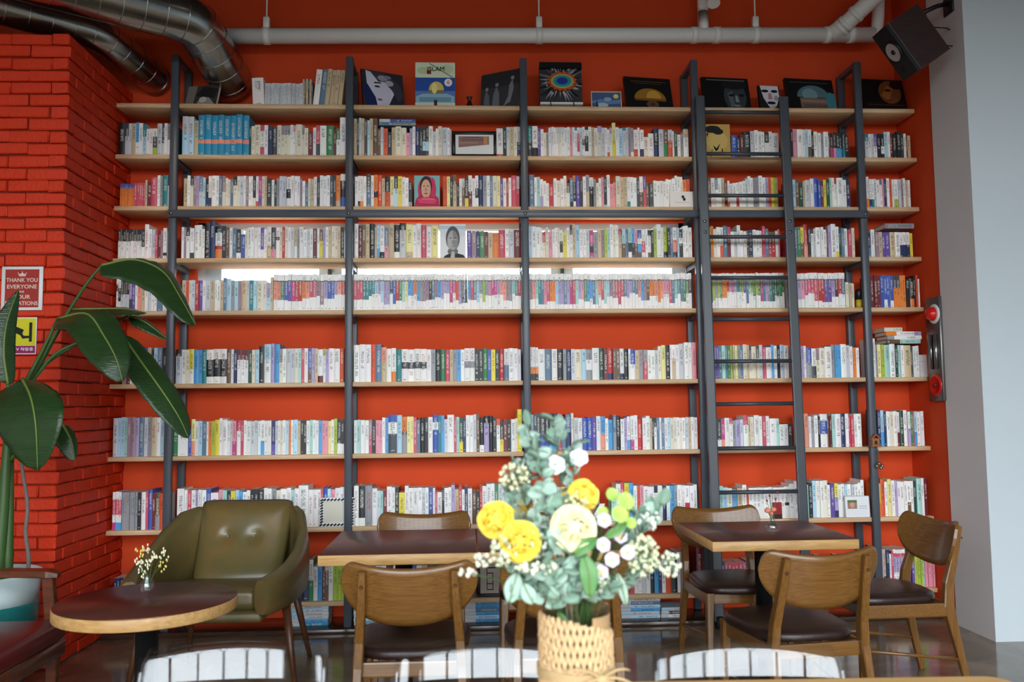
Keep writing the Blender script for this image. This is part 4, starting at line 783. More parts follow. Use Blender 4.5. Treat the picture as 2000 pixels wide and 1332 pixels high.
duct(ductpath(B0, B1, at(308, 160, .262)), .10, 'narrower silver spiral duct passing above the brick pier', .085)
# loudspeaker
ang = math.radians(34); up_ = Vector((-math.sin(ang), 0, math.cos(ang))); bk = Vector((math.cos(ang), 0, math.sin(ang))); fy = Vector((0, 1, 0))
c0 = at(1793, 138, -.55); SH, SD, SWd = .335, .245, .17
sp = empty('loudspeaker', c0, 0, 'dark wooden loudspeaker hung tilted on the grey pillar', 'speaker')
M_SPK = wood('speaker_veneer', (44, 28, 26), (58, 38, 34), .4, (3, 3, 14), 5); M_BAF = mat('speaker_baffle', (30, 30, 34), .5)
ctr = up_*SH/2+bk*(SD/2+.012)+fy*SWd/2
MB().obox(ctr, bk*(SD/2-.012), fy*SWd/2, up_*SH/2).build('cabinet', M_SPK, sp)
MB().obox(up_*SH/2+bk*.011+fy*SWd/2, bk*.011, fy*(SWd/2-.001), up_*(SH/2-.001)).build('baffle', M_BAF, sp)
MB().obox(up_*SH/2+bk*.0225+fy*(-.0008), bk*.0022, fy*.0008, up_*SH/2).build('edge_trim', mat('trim_grey', (90, 88, 90), .4), sp)
fc = up_*SH*.53+fy*SWd/2
def disc(prof, name, m):
    me = MB()
    vs = []; n = 24; fs = []
    for (r, h) in prof:
        for k in range(n): vs.append(fc+(up_*math.cos(2*PI*k/n)+fy*math.sin(2*PI*k/n))*r-bk*h)
    for i in range(len(prof)-1):
        for k in range(n): fs.append((i*n+k, i*n+(k+1) % n, (i+1)*n+(k+1) % n, (i+1)*n+k))
    me.add(vs, fs, 0, True); return me.build(name, m, sp)
disc([(.072, 0), (.07, .006), (.062, .008), (.06, .002)], 'surround', M_BLACK); disc([(.062, .003), (.03, .0005), (.001, .0003)], 'cone', mat('cone_grey', (190, 184, 184), .5)); disc([(.016, .0006), (.013, .009), (.0005, .012)], 'dust_cap', M_BLACK)
fc = up_*SH*.16+fy*SWd/2; disc([(.028, 0), (.026, .003), (.014, .003), (.0005, .001)], 'tweeter', M_BLACK)
br = at(1830, 12, -.45)-c0
MB().tube([ctr+bk*SD*.5+up_*SH*.35, br, (XR-c0.x, br.y, br.z+.02)], .014, 10).build('bracket', M_BLACK, sp)
MB().rbox(XR-c0.x-.014, XR-c0.x, br.y-.05, br.y+.05, br.z-.05, br.z+.06, .004, 1).build('wall_plate', M_BLACK, sp)
MB().tube([ctr+bk*SD*.5+up_*SH*.1, at(1850, 55, -.45)-c0, at(1866, 66, -.42)-c0, at(1862, 90, -.46)-c0, ctr+bk*SD*.5-up_*SH*.3], .004, 6).build('cable', M_BLACK, sp)
# fire alarm panel on the red return wall
al = empty('fire_alarm_panel', (XR, -.125, 1.36), 0, 'steel fire alarm panel with red lamp on the red return wall', 'alarm')
MB().rbox(-.02, .009, -.075, .085, 0, .655, .004, 1).build('plate', mat('brushed_steel', (120, 116, 114), .35, metal=.8, var=.1), al)
def xdisc(o, y, z, prof, name, m, n=20):
    me = MB(); vs = []; fs = []
    for (r, h) in prof:
        for k in range(n): vs.append((-h, y+r*math.cos(2*PI*k/n), z+r*math.sin(2*PI*k/n)))
    for i in range(len(prof)-1):
        for k in range(n): fs.append((i*n+k, i*n+(k+1) % n, (i+1)*n+(k+1) % n, (i+1)*n+k))
    me.add(vs, fs, 0, True); return me.build(name, m, o)
M_ARED = mat('alarm_red', (206, 30, 26), .25)
xdisc(al, -.02, .548, [(.062, .019), (.062, .026), (.05, .028), (.0005, .028)], 'lamp_ring', M_WHITE); xdisc(al, -.02, .548, [(.044, .028), (.042, .05), (.03, .068), (.012, .076), (.0005, .077)], 'lamp', M_ARED)
xdisc(al, .0, .10, [(.07, .019), (.07, .026), (.055, .03), (.05, .026), (.0005, .026)], 'call_point', M_ARED); xdisc(al, .0, .10, [(.014, .026), (.013, .034), (.0005, .035)], 'button', mat('dark_red', (120, 22, 22), .4))
for y in (-.035, .02): MB().tube([(-.03, y, .2), (-.03, y, .42)], .012, 10).build('sight_tube', mat('steel_tube', (150, 146, 144), .25, metal=.9), al)
# posters on the brick
def poster(name, pxs, label, cat):
    (x0, y0), (x1, y1) = pxs; a = at(x0, y0, YP-.006); b = at(x1, y1, YP-.006); W, H = b.x-a.x, a.z-b.z
    o = empty(name, (a.x, YP-.008, b.z), 0, label, cat); MB().rbox(0, W, -.004, .003, 0, H, .0015, 1).build('backing', M_WHITE, o); return o, W, H
po, W, H = poster('poster', ((5, 521), (83, 606)), 'red thank-you poster with a crown and white border on the brick', 'poster')
art([((168, 52, 44), rect(.09, .91, .065, .935))], W, H, po, 'print', -.004)
tc_ = (226, 206, 190)
for body, v, s, wd in (('THANK YOU', .685, .030, .76), ('EVERYONE', .535, .030, .72), ('FOR', .42, .014, .12), ('YOUR', .30, .030, .42), ('DONATIONS', .155, .030, .78)): text(body, s, tc_, po, (W/2, -.0052, H*v), width=W*wd, bold=.0004)
art([(tc_, [(.42, .79), (.58, .79), (.6, .845), (.545, .825), (.5, .87), (.455, .825), (.4, .845)]), (tc_, rect(.42, .58, .775, .785)), (tc_, poly_ell(.5, .88, .012, .01)), (tc_, poly_ell(.4, .855, .01, .009)), (tc_, poly_ell(.6, .855, .01, .009))], W, H, po, 'crown', -.0045)
po, W, H = poster('cctv_sign', ((12, 620), (71, 692)), 'yellow CCTV sign with a black camera symbol on the brick', 'sign')
art([((214, 204, 40), rect(.03, .97, .24, .97)), ((150, 30, 96), rect(.03, .97, .03, .23)), ((26, 26, 26), [(.12, .66), (.2, .8), (.6, .66), (.52, .5)]), ((26, 26, 26), [(.08, .74), (.13, .84), (.2, .8), (.14, .68)]), ((26, 26, 26), [(.4, .56), (.47, .54), (.56, .42), (.78, .44), (.78, .5), (.6, .5), (.5, .62)]), ((26, 26, 26), rect(.77, .86, .34, .86))], W, H, po, 'print', -.004)
text('CCTV 작동중', .02, (236, 226, 230), po, (W/2, -.0065, H*.13), width=W*.84, bold=.0003)

# ------------------------------------------------------------------ tables
def slab_table(name, x0, x1, y0, y1, zt, label):
    cx, cy = (x0+x1)/2, (y0+y1)/2; o = empty(name, (cx, cy, 0), 0, label, 'table'); w, d = (x1-x0)/2, (y1-y0)/2
    MB().rbox(-w, w, -d, d, zt-.046, zt-.002, .002, 1).build('table_edge', M_OAKEDGE, o)
    MB().rbox(-w+.0015, w-.0015, -d+.0015, d-.0015, zt-.002, zt, .0008, 1).build('table_top', M_TOP, o)
    MB().lathe([(0, .03), (.04, .03), (.04, zt-.06), (.12, zt-.055), (.12, zt-.0462), (0, zt-.0462)], n=24).build('pedestal', M_BLACK, o)
    MB().lathe([(0, 0), (.24, 0), (.24, .012), (.06, .03), (0, .03)], n=28).build('base', M_BLACK, o)
    return o
slab_table('cafe_table', -1.006, -.338, -1.70, -.985, .74, 'square dark-topped cafe table in front of the portrait bay')
slab_table('cafe_table', -.334, .334, -1.70, -.985, .74, 'square dark-topped cafe table pushed up behind the bouquet')
slab_table('cafe_table', .718, 1.39, -1.54, -.90, .74, 'square dark-topped cafe table holding the peach flower vase by the ladder')
rt = empty('round_table', (-1.592, -2.0, 0), 0, 'round dark-topped low table beside the olive armchair', 'table')
MB().lathe([(0, .594), (.325, .594), (.327, .598), (.327, .634), (.325, .637), (0, .637)], n=64).build('table_edge', M_OAKEDGE, rt)
MB().lathe([(0, .637), (.3245, .637), (.3245, .64), (0, .64)], n=64).build('table_top', M_TOP, rt)
MB().lathe([(0, .03), (.042, .03), (.042, .58), (.1, .585), (.1, .594), (0, .594)], n=24).build('pedestal', M_BLACK, rt)
MB().lathe([(0, 0), (.2, 0), (.2, .012), (.06, .03), (0, .03)], n=28).build('base', M_BLACK, rt)
ft = empty('dining_table', (-.45, -3.825, 0), 0, 'oak-edged table under the bouquet vase', 'table')
M_DT = wood('dining_oak', (222, 172, 106), (236, 190, 124), .55, (1.5, 16, 16), 5, spec=.25)
def rrect(w, d, r): return [p for cx, cy, a0 in ((w-r, d-r, 0), (-w+r, d-r, 90), (-w+r, -d+r, 180), (w-r, -d+r, 270)) for p in [(cx+r*math.cos(math.radians(a0+15*k)), cy+r*math.sin(math.radians(a0+15*k))) for k in range(7)]]
MB().prism(rrect(1.25, .388, .05), .70, .737, 0, 'z').build('table_edge', M_DT, ft); MB().prism(rrect(1.249, .387, .05), .737, .74, 0, 'z').build('table_top', M_DT, ft)
for x in (-1.15, 1.15):
    for y in (-.32, .32): MB().bar([(x, y, 0), (x, y, .7)], .05, .05).build('leg', M_BLACK, ft)
ft.rotation_euler = (0, 0, math.radians(-2.2))

# ------------------------------------------------------------------ wooden cafe chairs
def make_chair():
    o = empty('cafe_chair')
    # backrest: wide butterfly panel, concave to the sitter
    def outline(u):
        a = abs(u); e = max(0, (a-.80)/.20)
        e2 = max(0, (a-.62)/.38); top = .772+.034*a*a-.085*(1-math.sqrt(max(0, 1-e*e))); bot = .562+.075*a**2.2+.084*(1-math.sqrt(max(0, 1-e2*e2)))
        return bot, max(top, bot+.002)
    P = []
    nu, nv = 36, 9
    for i in range(nv+1):
        row = []
        for j in range(nu+1):
            u = -1+2*j/nu; u = math.copysign(1-(1-abs(u))**1.25, u); b, t = outline(u); f = i/nv; z = b+(t-b)*f
            row.append((u*.247, -.262-.05*(z-.56)/.2+.068*u*u, z))
        P.append(row)
    MB().grid(P, .013).build('backrest', M_CHAIR, o)
    for s in (-1, 1):
        MB().bar([(s*.200, -.305, 0), (s*.196, -.265, .2), (s*.190, -.225, .40), (s*.184, -.235, .50), (s*.172, -.285, .66), (s*.166, -.315, .765)], [.026, .03, .036, .034, .032, .024], [.026, .034, .05, .044, .032, .022]).build('rear_leg', M_CHAIR2, o)
        MB().bar([(s*.212, .215, 0), (s*.198, .195, .42)], [.022, .04], [.022, .044]).build('front_leg', M_CHAIR2, o)
        MB().bar([(s*.193, -.21, .385), (s*.196, .18, .385)], .022, .06).build('side_apron', M_CHAIR, o)
        MB().tube([(s*.197, -.275, .155), (s*.207, .205, .215)], .008, 8).build('stretcher', M_CHAIR, o)
        c = MB().lathe([(0, -.004), (.006, -.004), (.006, .002), (0, .003)], n=8).build('screw_cap', M_LEGWOOD, o); c.location = (s*.169, -.322, .71); c.rotation_euler = (PI/2-.3, 0, 0)
    MB().bar([(-.19, .185, .39), (.19, .185, .39)], .022, .055, side=(0, 1, 0)).build('front_apron', M_CHAIR, o)
    MB().bar([(-.185, -.215, .39), (.185, -.215, .39)], .022, .055, side=(0, 1, 0)).build('rear_apron', M_CHAIR, o)
    m = MB(); rings = []; NA = 48
    for (k, z) in ((.0, .416), (.9, .416), (.985, .421), (1.0, .436), (.985, .452), (.93, .460), (.75, .467), (.45, .471), (.0, .472)):
        ring = []
        for q in range(NA):
            a = 2*PI*q/NA; c, sn = math.cos(a), math.sin(a); y = math.copysign(abs(sn)**.55, sn); x = math.copysign(abs(c)**.55, c)
            ring.append((x*k*(.222+.014*y), .022+y*k*.225+.012*(1-x*x)*(1 if y > 0 else -1)*k, z))
        ring.append(ring[0]); rings.append(ring)
    m.grid(rings)
    m.build('seat_cushion', M_LEATHER, o)
    return o
ch0 = make_chair()
spots = [(-.592, -1.905, 0, 'wooden chair with its curved back across the narrow dark table in front'),
         (-.612, -.935, 180, 'wooden chair between the bookcase and the table beside the olive armchair'),
         (-.006, -1.905, 0, 'wooden chair partly hidden behind the woven flower vase'),
         (.0, -.935, 180, 'wooden chair hidden behind the bouquet, its seat beside the calligraphy frame'),
         (.962, -1.80, 7, 'wooden chair with back to the peach flower table, dark seat showing'),
         (1.005, -.90, 183, 'wooden chair at the ladder foot behind the peach flower table'),
         (1.635, -1.215, 92, 'wooden chair seen side-on at the end of the peach flower table, by the pillar')]
for i, (x, y, a, lb) in enumerate(spots):
    c = ch0 if i == 0 else copy_tree(ch0); c.location = (x, y, 0); c.rotation_euler = (0, 0, math.radians(a)); tag(c, lb, 'chair', 'wooden cafe chairs')

# ------------------------------------------------------------------ olive armchair
ac = empty('armchair', (-1.60, -.93, 0), math.radians(-3), 'olive green leather armchair with two back buttons', 'armchair')
def P_back(v):
    t = (v.z-.46)/.42; x = v.x*(1+.08*t); y = v.y+.20*t+.02*math.sin(t*PI)*(1 if v.y < .2 else 0)-.03*(1-(v.x/.27)**2)*(1 if v.y < .2 else 0)
    for bx_ in (-.07, .07):
        d = math.hypot(v.x-bx_, v.z-.70)
        if v.y < .2: y += .022*math.exp(-(d/.03)**2)
    ex = min(1, abs(v.x)/.235); ez = min(1, abs(v.z-.67)/.21); y += .055*max(ex**9, ez**9)
    return Vector((x*(1-.05*ez**10), y, .67+(v.z-.67)*(1-.06*ex**10)-.018))
m = MB(); nx, nz = 30, 26
Pf = [[P_back(Vector((-.235+.47*j/nx, .135, .46+.42*i/nz))) for j in range(nx+1)] for i in range(nz+1)]
m.grid(Pf, -.085)
m.build('back_cushion', M_OLIVE, ac)
for bx_ in (-.07, .07): MB().ell((bx_, .252, .682), .009, .006, .009).build('button', mat('button_olive', (110, 112, 88), .3), ac)
def arm(s):
    prof = [(.205, .385, .82, .46), (.262, .36, .83, .44), (.318, .27, .81, .43), (.362, .13, .73, .42), (.372, -.02, .66, .415), (.36, -.17, .615, .41), (.335, -.29, .592, .41), (.31, -.385, .582, .41), (.300, -.405, .575, .42)]
    n = len(prof); P = []
    K = 14
    for i, (x, y, zt, zb) in enumerate(prof):
        x0_, y0_ = prof[max(i-1, 0)][:2]; x1_, y1_ = prof[min(i+1, n-1)][:2]; t = Vector((x1_-x0_, y1_-y0_, 0)).normalized(); nn = Vector((-t.y, t.x, 0))
        hw = .034 if 0 < i < n-1 else .026
        if i >= 5: hw += .012*(min(i, n-2)-4)/3
        row = []
        for k in range(K):
            a = 2*PI*k/K; c, sn = math.cos(a), math.sin(a); h = (zt-zb)/2
            u = math.copysign(abs(c)**.6, c)*hw; vv = math.copysign(abs(sn)**.75, sn)*h
            q = Vector((x, y, (zt+zb)/2+vv))+nn*u; row.append((s*q.x, q.y, q.z))
        row.append(row[0]); P.append(row)
    mm = MB().grid(P)
    for r in (P[0], P[-1]): b = len(mm.v); mm.add(r[:-1], [tuple(range(K))])
    return mm.build('arm', M_OLIVE, ac)
arm(-1); arm(1)
MB().rbox(-.262, .262, -.345, .20, .42, .522, .035, 4, fn=lambda v: Vector((v.x, v.y, v.z-.05*(v.y+.345)/.545+.012*(1-(v.x/.27)**2)))).build('seat_cushion', M_OLIVE, ac)
MB().rbox(-.295, .295, -.37, .33, .375, .428, .018, 3).build('seat_base', M_OLIVE, ac)
MB().rbox(-.2, .2, .24, .40, .42, .70, .03, 3, fn=lambda v: Vector((v.x, v.y+.2*(v.z-.33)*.6, v.z))).build('back_shell', M_OLIVE, ac)
for s in (-1, 1):
    MB().tube([(s*.405, -.17, 0), (s*.345, -.13, .41)], [.012, .022], 12).build('leg', M_LEGWOOD, ac)
    MB().tube([(s*.33, .44, 0), (s*.27, .30, .42)], [.012, .022], 12).build('leg', M_LEGWOOD, ac)

# ------------------------------------------------------------------ wooden lounge chair with red seat (left edge)
lc = empty('lounge_chair', (-2.45, -1.86, 0), 0, 'mahogany lounge chair with red vinyl seat beside the potted plant', 'chair')
def lx(x, y, z): return (x+2.45, y+1.86, z)
MB().rbox(*[v for p in zip(lx(-2.80, -2.24, .37), lx(-2.115, -1.48, .455)) for v in p], .03, 3).build('seat_cushion', M_REDCUSH, lc)
MB().rbox(*[v for p in zip(lx(-2.82, -2.26, .30), lx(-2.13, -1.46, .372)) for v in p], .008, 1).build('seat_rail', M_SOFAW, lc)
for y in (-1.455, -2.265):
    MB().bar([lx(-2.86, y, .62), lx(-2.5, y, .655), lx(-2.215, y, .645), lx(-2.17, y, .637)], [.07, .07, .07, .04], [.03, .034, .034, .02], side=(0, 1, 0)).build('armrest', M_SOFAW, lc)
    MB().bar([lx(-2.195, y, 0), lx(-2.185, y, .3), lx(-2.215, y, .63)], [.034, .05, .045], [.034, .045, .04]).build('leg', M_SOFAW, lc)
    MB().bar([lx(-2.90, y, 0), lx(-2.84, y, .3), lx(-2.93, y, .85)], [.034, .045, .035], [.034, .045, .035]).build('leg', M_SOFAW, lc)
MB().rbox(*[v for p in zip(lx(-2.86, -2.24, .46), lx(-2.76, -1.48, .86)) for v in p], .03, 3, fn=lambda v: Vector((v.x-.22*(v.z-.46), v.y, v.z))).build('back_cushion', M_REDCUSH, lc)

# ------------------------------------------------------------------ potted plant
PYc = -1.02; pc = Vector((-2.72, PYc, 0))
pot = empty('plant_pot', pc, 0, 'large glazed pot, pale above teal, behind the lounge chair', 'pot')
MB().lathe([(0, .02), (.17, .02), (.2, .1), (.232, .3), (.238, .42), (.236, .435)], n=40).build('lower_glaze', mat('teal_glaze', (30, 110, 108), .2, var=.2), pot)
MB().lathe([(.236, .435), (.238, .5), (.246, .56), (.25, .575), (.236, .575), (.228, .52), (0, .50)], n=40).build('rim_glaze', mat('pale_glaze', (206, 222, 222), .2, var=.1), pot)
MB().lathe([(0, 0), (.18, 0), (.18, .02), (0, .02)], n=32).build('saucer', mat('teal_glaze', (30, 110, 108)), pot)
pl = empty('potted_plant', (pc.x, pc.y, .50), 0, 'tall plant with big paddle leaves against the brick pier', 'plant')
pb0 = Vector((pc.x, pc.y, .50))
MB().lathe([(0, .0), (.226, .002), (.1, .02), (0, .024)], n=24).build('soil', mat('soil', (50, 38, 30), .95, bump=.8, bscale=60), pl)
def crv(ps, n):
    ps = [Vector(p) for p in ps]; ps = [ps[0]*2-ps[1]]+ps+[ps[-1]*2-ps[-2]]; out = []; N = len(ps)-3
    for k in range(n+1):
        t = k/n*N; i = min(int(t), N-1); f = t-i; a, b, c, d = ps[i:i+4]
        out.append(.5*((2*b)+(c-a)*f+(2*a-5*b+4*c-d)*f*f+(3*b-a-3*c+d)*f**3))
    return out
def leaf(mid, s1, s2, n=22, mw=.42):
    """mid: [(px,py,Y)], s1/s2: half-blade offset at the widest (dpx,dpy,dY)"""
    c = crv([at(*m) for m in mid], n); q = mid[len(mid)//2]
    o0 = at(*q); v1 = at(q[0]+s1[0], q[1]+s1[1], q[2]+s1[2])-o0; v2 = at(q[0]+s2[0], q[1]+s2[1], q[2]+s2[2])-o0
    P = []; rr = random.Random(int(q[0]*7))
    for k in range(n+1):
        t = k/n; wd = (math.sin(PI*min(1, t**.72*1.0))**.62) if 0 < t < 1 else 0.02
        row = []
        for f in (-1, -.8, -.55, -.28, 0, .28, .55, .8, 1):
            v = v1 if f < 0 else v2; a = abs(f); drop = Vector((0, 0, -.018*a*a*wd+.004*math.sin(t*46+f*3)*a*wd))
            row.append(c[k]+v*a*wd+drop-pb0)
        P.append(row)
    o = MB().grid(P, .0012).build('leaf', M_LEAF, pl)
    MB().tube([p-pb0+Vector((0, -.002, .0)) for p in c], [.007*(1-.75*k/n) for k in range(n+1)], 6).build('midrib', M_RIB, o)
def stalk(ps, r0, r1, name='petiole'):
    c = crv([at(*p) for p in ps], 14); MB().tube([p-pb0 for p in c], [r0+(r1-r0)*k/14 for k in range(15)], 8).build(name, M_STALK, pl)
leaf([(198, 518, -1.05), (262, 507, -1.0), (318, 530, -1.02), (352, 580, -1.08), (382, 634, -1.1)], (-26, 36, -.10), (14, -9, .08))
leaf([(113, 622, -1.05), (170, 613, -1.15), (204, 657, -1.25), (227, 700, -1.3), (240, 745, -1.3)], (-42, 30, -.05), (40, -16, .06))
leaf([(140, 604, -1.0), (190, 603, -.95), (245, 603, -.92), (286, 611, -.92)], (0, 9, -.12), (0, -9, .12))
leaf([(238, 652, -.98), (275, 705, -1.02), (318, 765, -1.05), (350, 815, -1.05), (369, 856, -1.03)], (-30, 16, -.06), (26, -15, .06))
leaf([(252, 616, -.85), (285, 630, -.85), (326, 661, -.85)], (-6, 10, -.03), (6, -9, .04))
leaf([(44, 740, -1.3), (60, 775, -1.45), (70, 830, -1.52), (74, 918, -1.5)], (-84, 22, .05), (62, -6, -.02))
leaf([(122, 828, -1.1), (138, 858, -1.12), (147, 899, -1.12)], (-24, 12, -.02), (13, -9, .03))
leaf([(16, 750, -1.2), (8, 690, -1.22), (14, 630, -1.2), (36, 566, -1.15)], (-34, -4, -.03), (22, 6, .04))
stalk([(24, 780, -1.02), (62, 735, -1.02), (115, 640, -1.04), (165, 560, -1.05), (200, 517, -1.05)], .011, .007)
stalk([(24, 785, -1.02), (50, 745, -1.05), (80, 690, -1.05), (113, 622, -1.05)], .011, .008)
stalk([(26, 790, -1.0), (70, 735, -1.0), (110, 690, -1.0), (170, 664, -.98), (238, 652, -.98)], .011, .007)
stalk([(28, 790, -1.0), (72, 725, -1.0), (110, 655, -1.0), (140, 604, -1.0)], .010, .006)
stalk([(26, 800, -1.0), (80, 720, -.95), (150, 672, -.9), (252, 616, -.85)], .009, .006)
stalk([(20, 800, -1.05), (30, 770, -1.2), (44, 740, -1.3)], .012, .008)
stalk([(16, 860, -1.02), (18, 800, -1.15), (16, 750, -1.2)], .012, .009)
stalk([(20, 900, -1.02), (60, 850, -1.05), (122, 828, -1.1)], .010, .006)
stalk([(-6, 1150, -1.02), (6, 1000, -1.02), (14, 880, -1.02), (26, 770, -1.02)], .034, .018, 'stem')
stalk([(14, 1150, -1.0), (18, 1010, -1.0), (20, 900, -1.0), (24, 790, -1.0)], .026, .014, 'stem')
c = crv([at(*p) for p in ((52, 1150, -.95), (56, 1090, -.95), (50, 1040, -.95), (54, 985, -.95), (44, 920, -.95), (40, 880, -1.0))], 16)
tr_ = MB().tube([p-pb0 for p in c], [.011-.003*k/16 for k in range(17)], 8).build('bare_trunk', mat('grey_bark', (112, 102, 96), .9, var=.2, bump=.4), pl)

# ------------------------------------------------------------------ clear acrylic chairs
def make_ghost():
    o = empty('clear_chair')
    ZT, YBk = .815, .20
    def bp(u, v, off=0):
        w_ = .222-.012*v; a = abs(u)
        ztop = ZT-.016*a*a-.03*max(0, (a-.93)/.07)**2; z = .44+(ztop-.44)*v
        k = max(0, v-.62); return (u*w_, YBk+.02+.053*v+.105*k*k-.045*a*a+off, z)
    nu, nv = 28, 12
    MB().grid([[bp(-1+2*j/nu, i/nv) for j in range(nu+1)] for i in range(nv+1)], -.009).build('backrest', M_CLEAR, o)
    for s in (-1, 1):
        MB().tube([bp(s*.985, k/10, -.006) for k in range(11)], .0075, 10).build('back_rim', M_CLEAR, o)
        MB().bar([(s*.20, .225, 0), (s*.205, .22, .44)], .03, .034).build('rear_leg', M_CLEAR, o)
        MB().bar([(s*.205, -.215, 0), (s*.20, -.20, .43)], .026, .03).build('front_leg', M_CLEAR, o)
    MB().rbox(-.225, .225, -.23, .235, .43, .452, .01, 2).build('seat', M_CLEAR, o)
    return o
g0 = make_ghost()
for i, (px0, px1, lb) in enumerate(((292, 648, 'clear acrylic chair in front of the round table'), (772, 1120, 'clear acrylic chair behind the woven vase'), (1260, 1600, 'clear acrylic chair right of the woven vase'))):
    g = g0 if i == 0 else copy_tree(g0); m = atz((px0+px1)/2, 1241, .815); g.location = (m.x, m.y-.295, 0); g.rotation_euler = (0, 0, math.radians((0, -2, -4)[i])); tag(g, lb, 'chair', 'clear acrylic chairs')

# ------------------------------------------------------------------ woven vase and bouquet
VX, VY, VZ = -.187, -3.86, .7403
vs_ = empty('flower_vase', (VX, VY, VZ), 0, 'glass vase in a woven cane sleeve tied with raffia', 'vase')
MB().lathe([(0, 0), (.058, 0), (.059, .004), (.059, .262), (.057, .262), (.056, .006), (0, .006)], n=40).build('glass_cylinder', M_CLEAR, vs_)
M_CANE = mat('woven_cane', (208, 174, 130), .7, var=.15, vscale=40); M_RAFF = mat('raffia', (190, 162, 118), .8, var=.15, vscale=60)
mb = MB()
def slv_top(a): return .236+.018*math.cos(a-PI*.15-PI)+.0*a
NS = 36
for dr in (1, -1):
    for k in range(NS):
        a0 = 2*PI*k/NS; pts = []
        for q in range(73):
            t = q/72; a = a0+dr*t*1.15; z = .003+t*.248
            if z > slv_top(a): break
            rr = .0625+.0013*math.cos(NS*(a-a0)*2+k*PI)*dr
            pts.append((rr*math.cos(a), rr*math.sin(a), z))
        if len(pts) > 1: mb.tube(pts, .0039, 5, cap=False, sx=.6)
tag(mb.build('woven_sleeve', M_CANE, vs_), None, None, None, 'stuff')
mb = MB()
for z in (.148, .153, .158): mb.tube([(.0665*math.cos(2*PI*k/32), .0665*math.sin(2*PI*k/32), z+.002*math.sin(k)) for k in range(33)], .0032, 6, cap=False)
for k, (ax, az, ln) in enumerate(((1.1, -.7, .11), (.7, -1.0, .13), (.9, -.2, .06), (-.5, .15, .07), (-.6, -.25, .07), (.95, .3, .05), (1.2, -1.0, .15))):
    p0 = Vector((.035, -.064, .152)); e = p0+Vector((ax, -.12, az)).normalized()*ln; md = (p0+e)/2+Vector((0, -.02, .022)); mb.tube(arc(p0, md, e, 8), [.0034-.002*j/8 for j in range(9)], 5)
mb.ell((.035, -.066, .152), .011, .008, .009, 8, 6)
mb.build('raffia_tie', M_RAFF, vs_)
MB().grid([[(.0600*math.cos(a), .0600*math.sin(a), z) for a in [-PI*.38+PI*.55*k/16 for k in range(17)]] for z in (.2, .225, .25)], .0006).build('kraft_lining', mat('kraft_lining', (176, 140, 98), .8), vs_)
bpar = Vector((VX, VY, VZ+.2)); br_ = random.Random(21)
def bq(px, py, dy=0): return at(px, py, VY+dy)
def stem_of(o, top, rad=.0022, m=None):
    top = Vector(top); foot = Vector((VX+br_.uniform(-.035, .035), VY+br_.uniform(-.035, .035), VZ+.03))
    neck = Vector((VX+(top.x-VX)*.28, VY+(top.y-VY)*.28, VZ+.26)); 
    k = (neck-Vector((VX, VY, neck.z))).length
    if k > .05: neck = Vector((VX, VY, neck.z))+(neck-Vector((VX, VY, neck.z)))*(.05/k)
    c = crv([foot, neck, (neck+top)/2+Vector((0, 0, .01)), top], 12); MB().tube([p-o.location for p in c], rad, 5).build('stem', m or M_STALK, o)
    return c
def petal_mesh(L, W, cup, curl, m, n=6, broad=False):
    P = []
    for i in range(n+1):
        t = i/n; w_ = W*math.sin(PI*((.10+.55*t) if broad else (.12+.80*t)))**.8; row = []
        for j in range(7):
            f = -1+j/3; row.append((f*w_*.5, cup*(f*f)*W*.5-curl*t*t*L-(.17*L*math.sin(PI*t) if broad else 0), t*L*(1-(.3 if broad else .12)*f*f)))
        P.append(row)
    return MB().grid(P, .0006).mesh('petal', m)
def rose(px, py, dy, r, rgb, label, face_dir=(0, -1, .35), opened=1.0):
    p = bq(px, py, dy); o = empty('rose', p, 0, label, 'flower', 'roses of the bouquet')
    m = mat('petal_%d_%d_%d' % rgb, rgb, .6, var=.10, vscale=30); m2 = mat('petalin_%d_%d_%d' % rgb, tuple(min(255, int(v*.96)) for v in rgb), .6)
    fd = Vector(face_dir).normalized(); q = Vector((0, 0, 1)).rotation_difference(fd)
    for ring, (n, L, tilt, W) in enumerate(((3, .75, 2, .8), (4, .92, 12, 1.0), (5, 1.06, 27, 1.2), (5, 1.15, 45, 1.35), (6, 1.1, 64, 1.4))):
        me = petal_mesh(r*L*1.05, r*W, -.5, .12 if ring > 2 else -.2, m if ring else m2, 6, True)
        for k in range(n):
            a = 2*PI*k/n+ring*.6+br_.uniform(-.1, .1); c = bpy.data.objects.new('petal', me); link(c, o)
            R = Matrix.Rotation(a, 4, 'Z') @ Matrix.Rotation(math.radians(tilt*opened+br_.uniform(-4, 4)), 4, 'X')
            c.matrix_basis = q.to_matrix().to_4x4() @ Matrix.Translation((0, 0, -r*.6)) @ R
    stem_of(o, p-fd*r*.4); return o
YEL, CRM = (250, 220, 88), (250, 240, 196)
rose(964, 1014, -.05, .030, YEL, 'yellow rose at the outer edge of the bouquet toward the tables', (-.5, -1, .3))
rose(1016, 1056, -.09, .032, YEL, 'large open yellow rose low in the bouquet front', (-.1, -1, .25))
rose(1142, 962, -.02, .026, YEL, 'yellow rose high in the bouquet above the cream rose', (.3, -1, .6))
rose(1020, 988, .03, .018, (248, 196, 60), 'small half-hidden yellow rose behind the two yellow roses', (-.1, -.6, 1))
rose(1123, 1028, -.09, .036, CRM, 'large cream white rose at the bouquet centre', (.1, -1, .35))
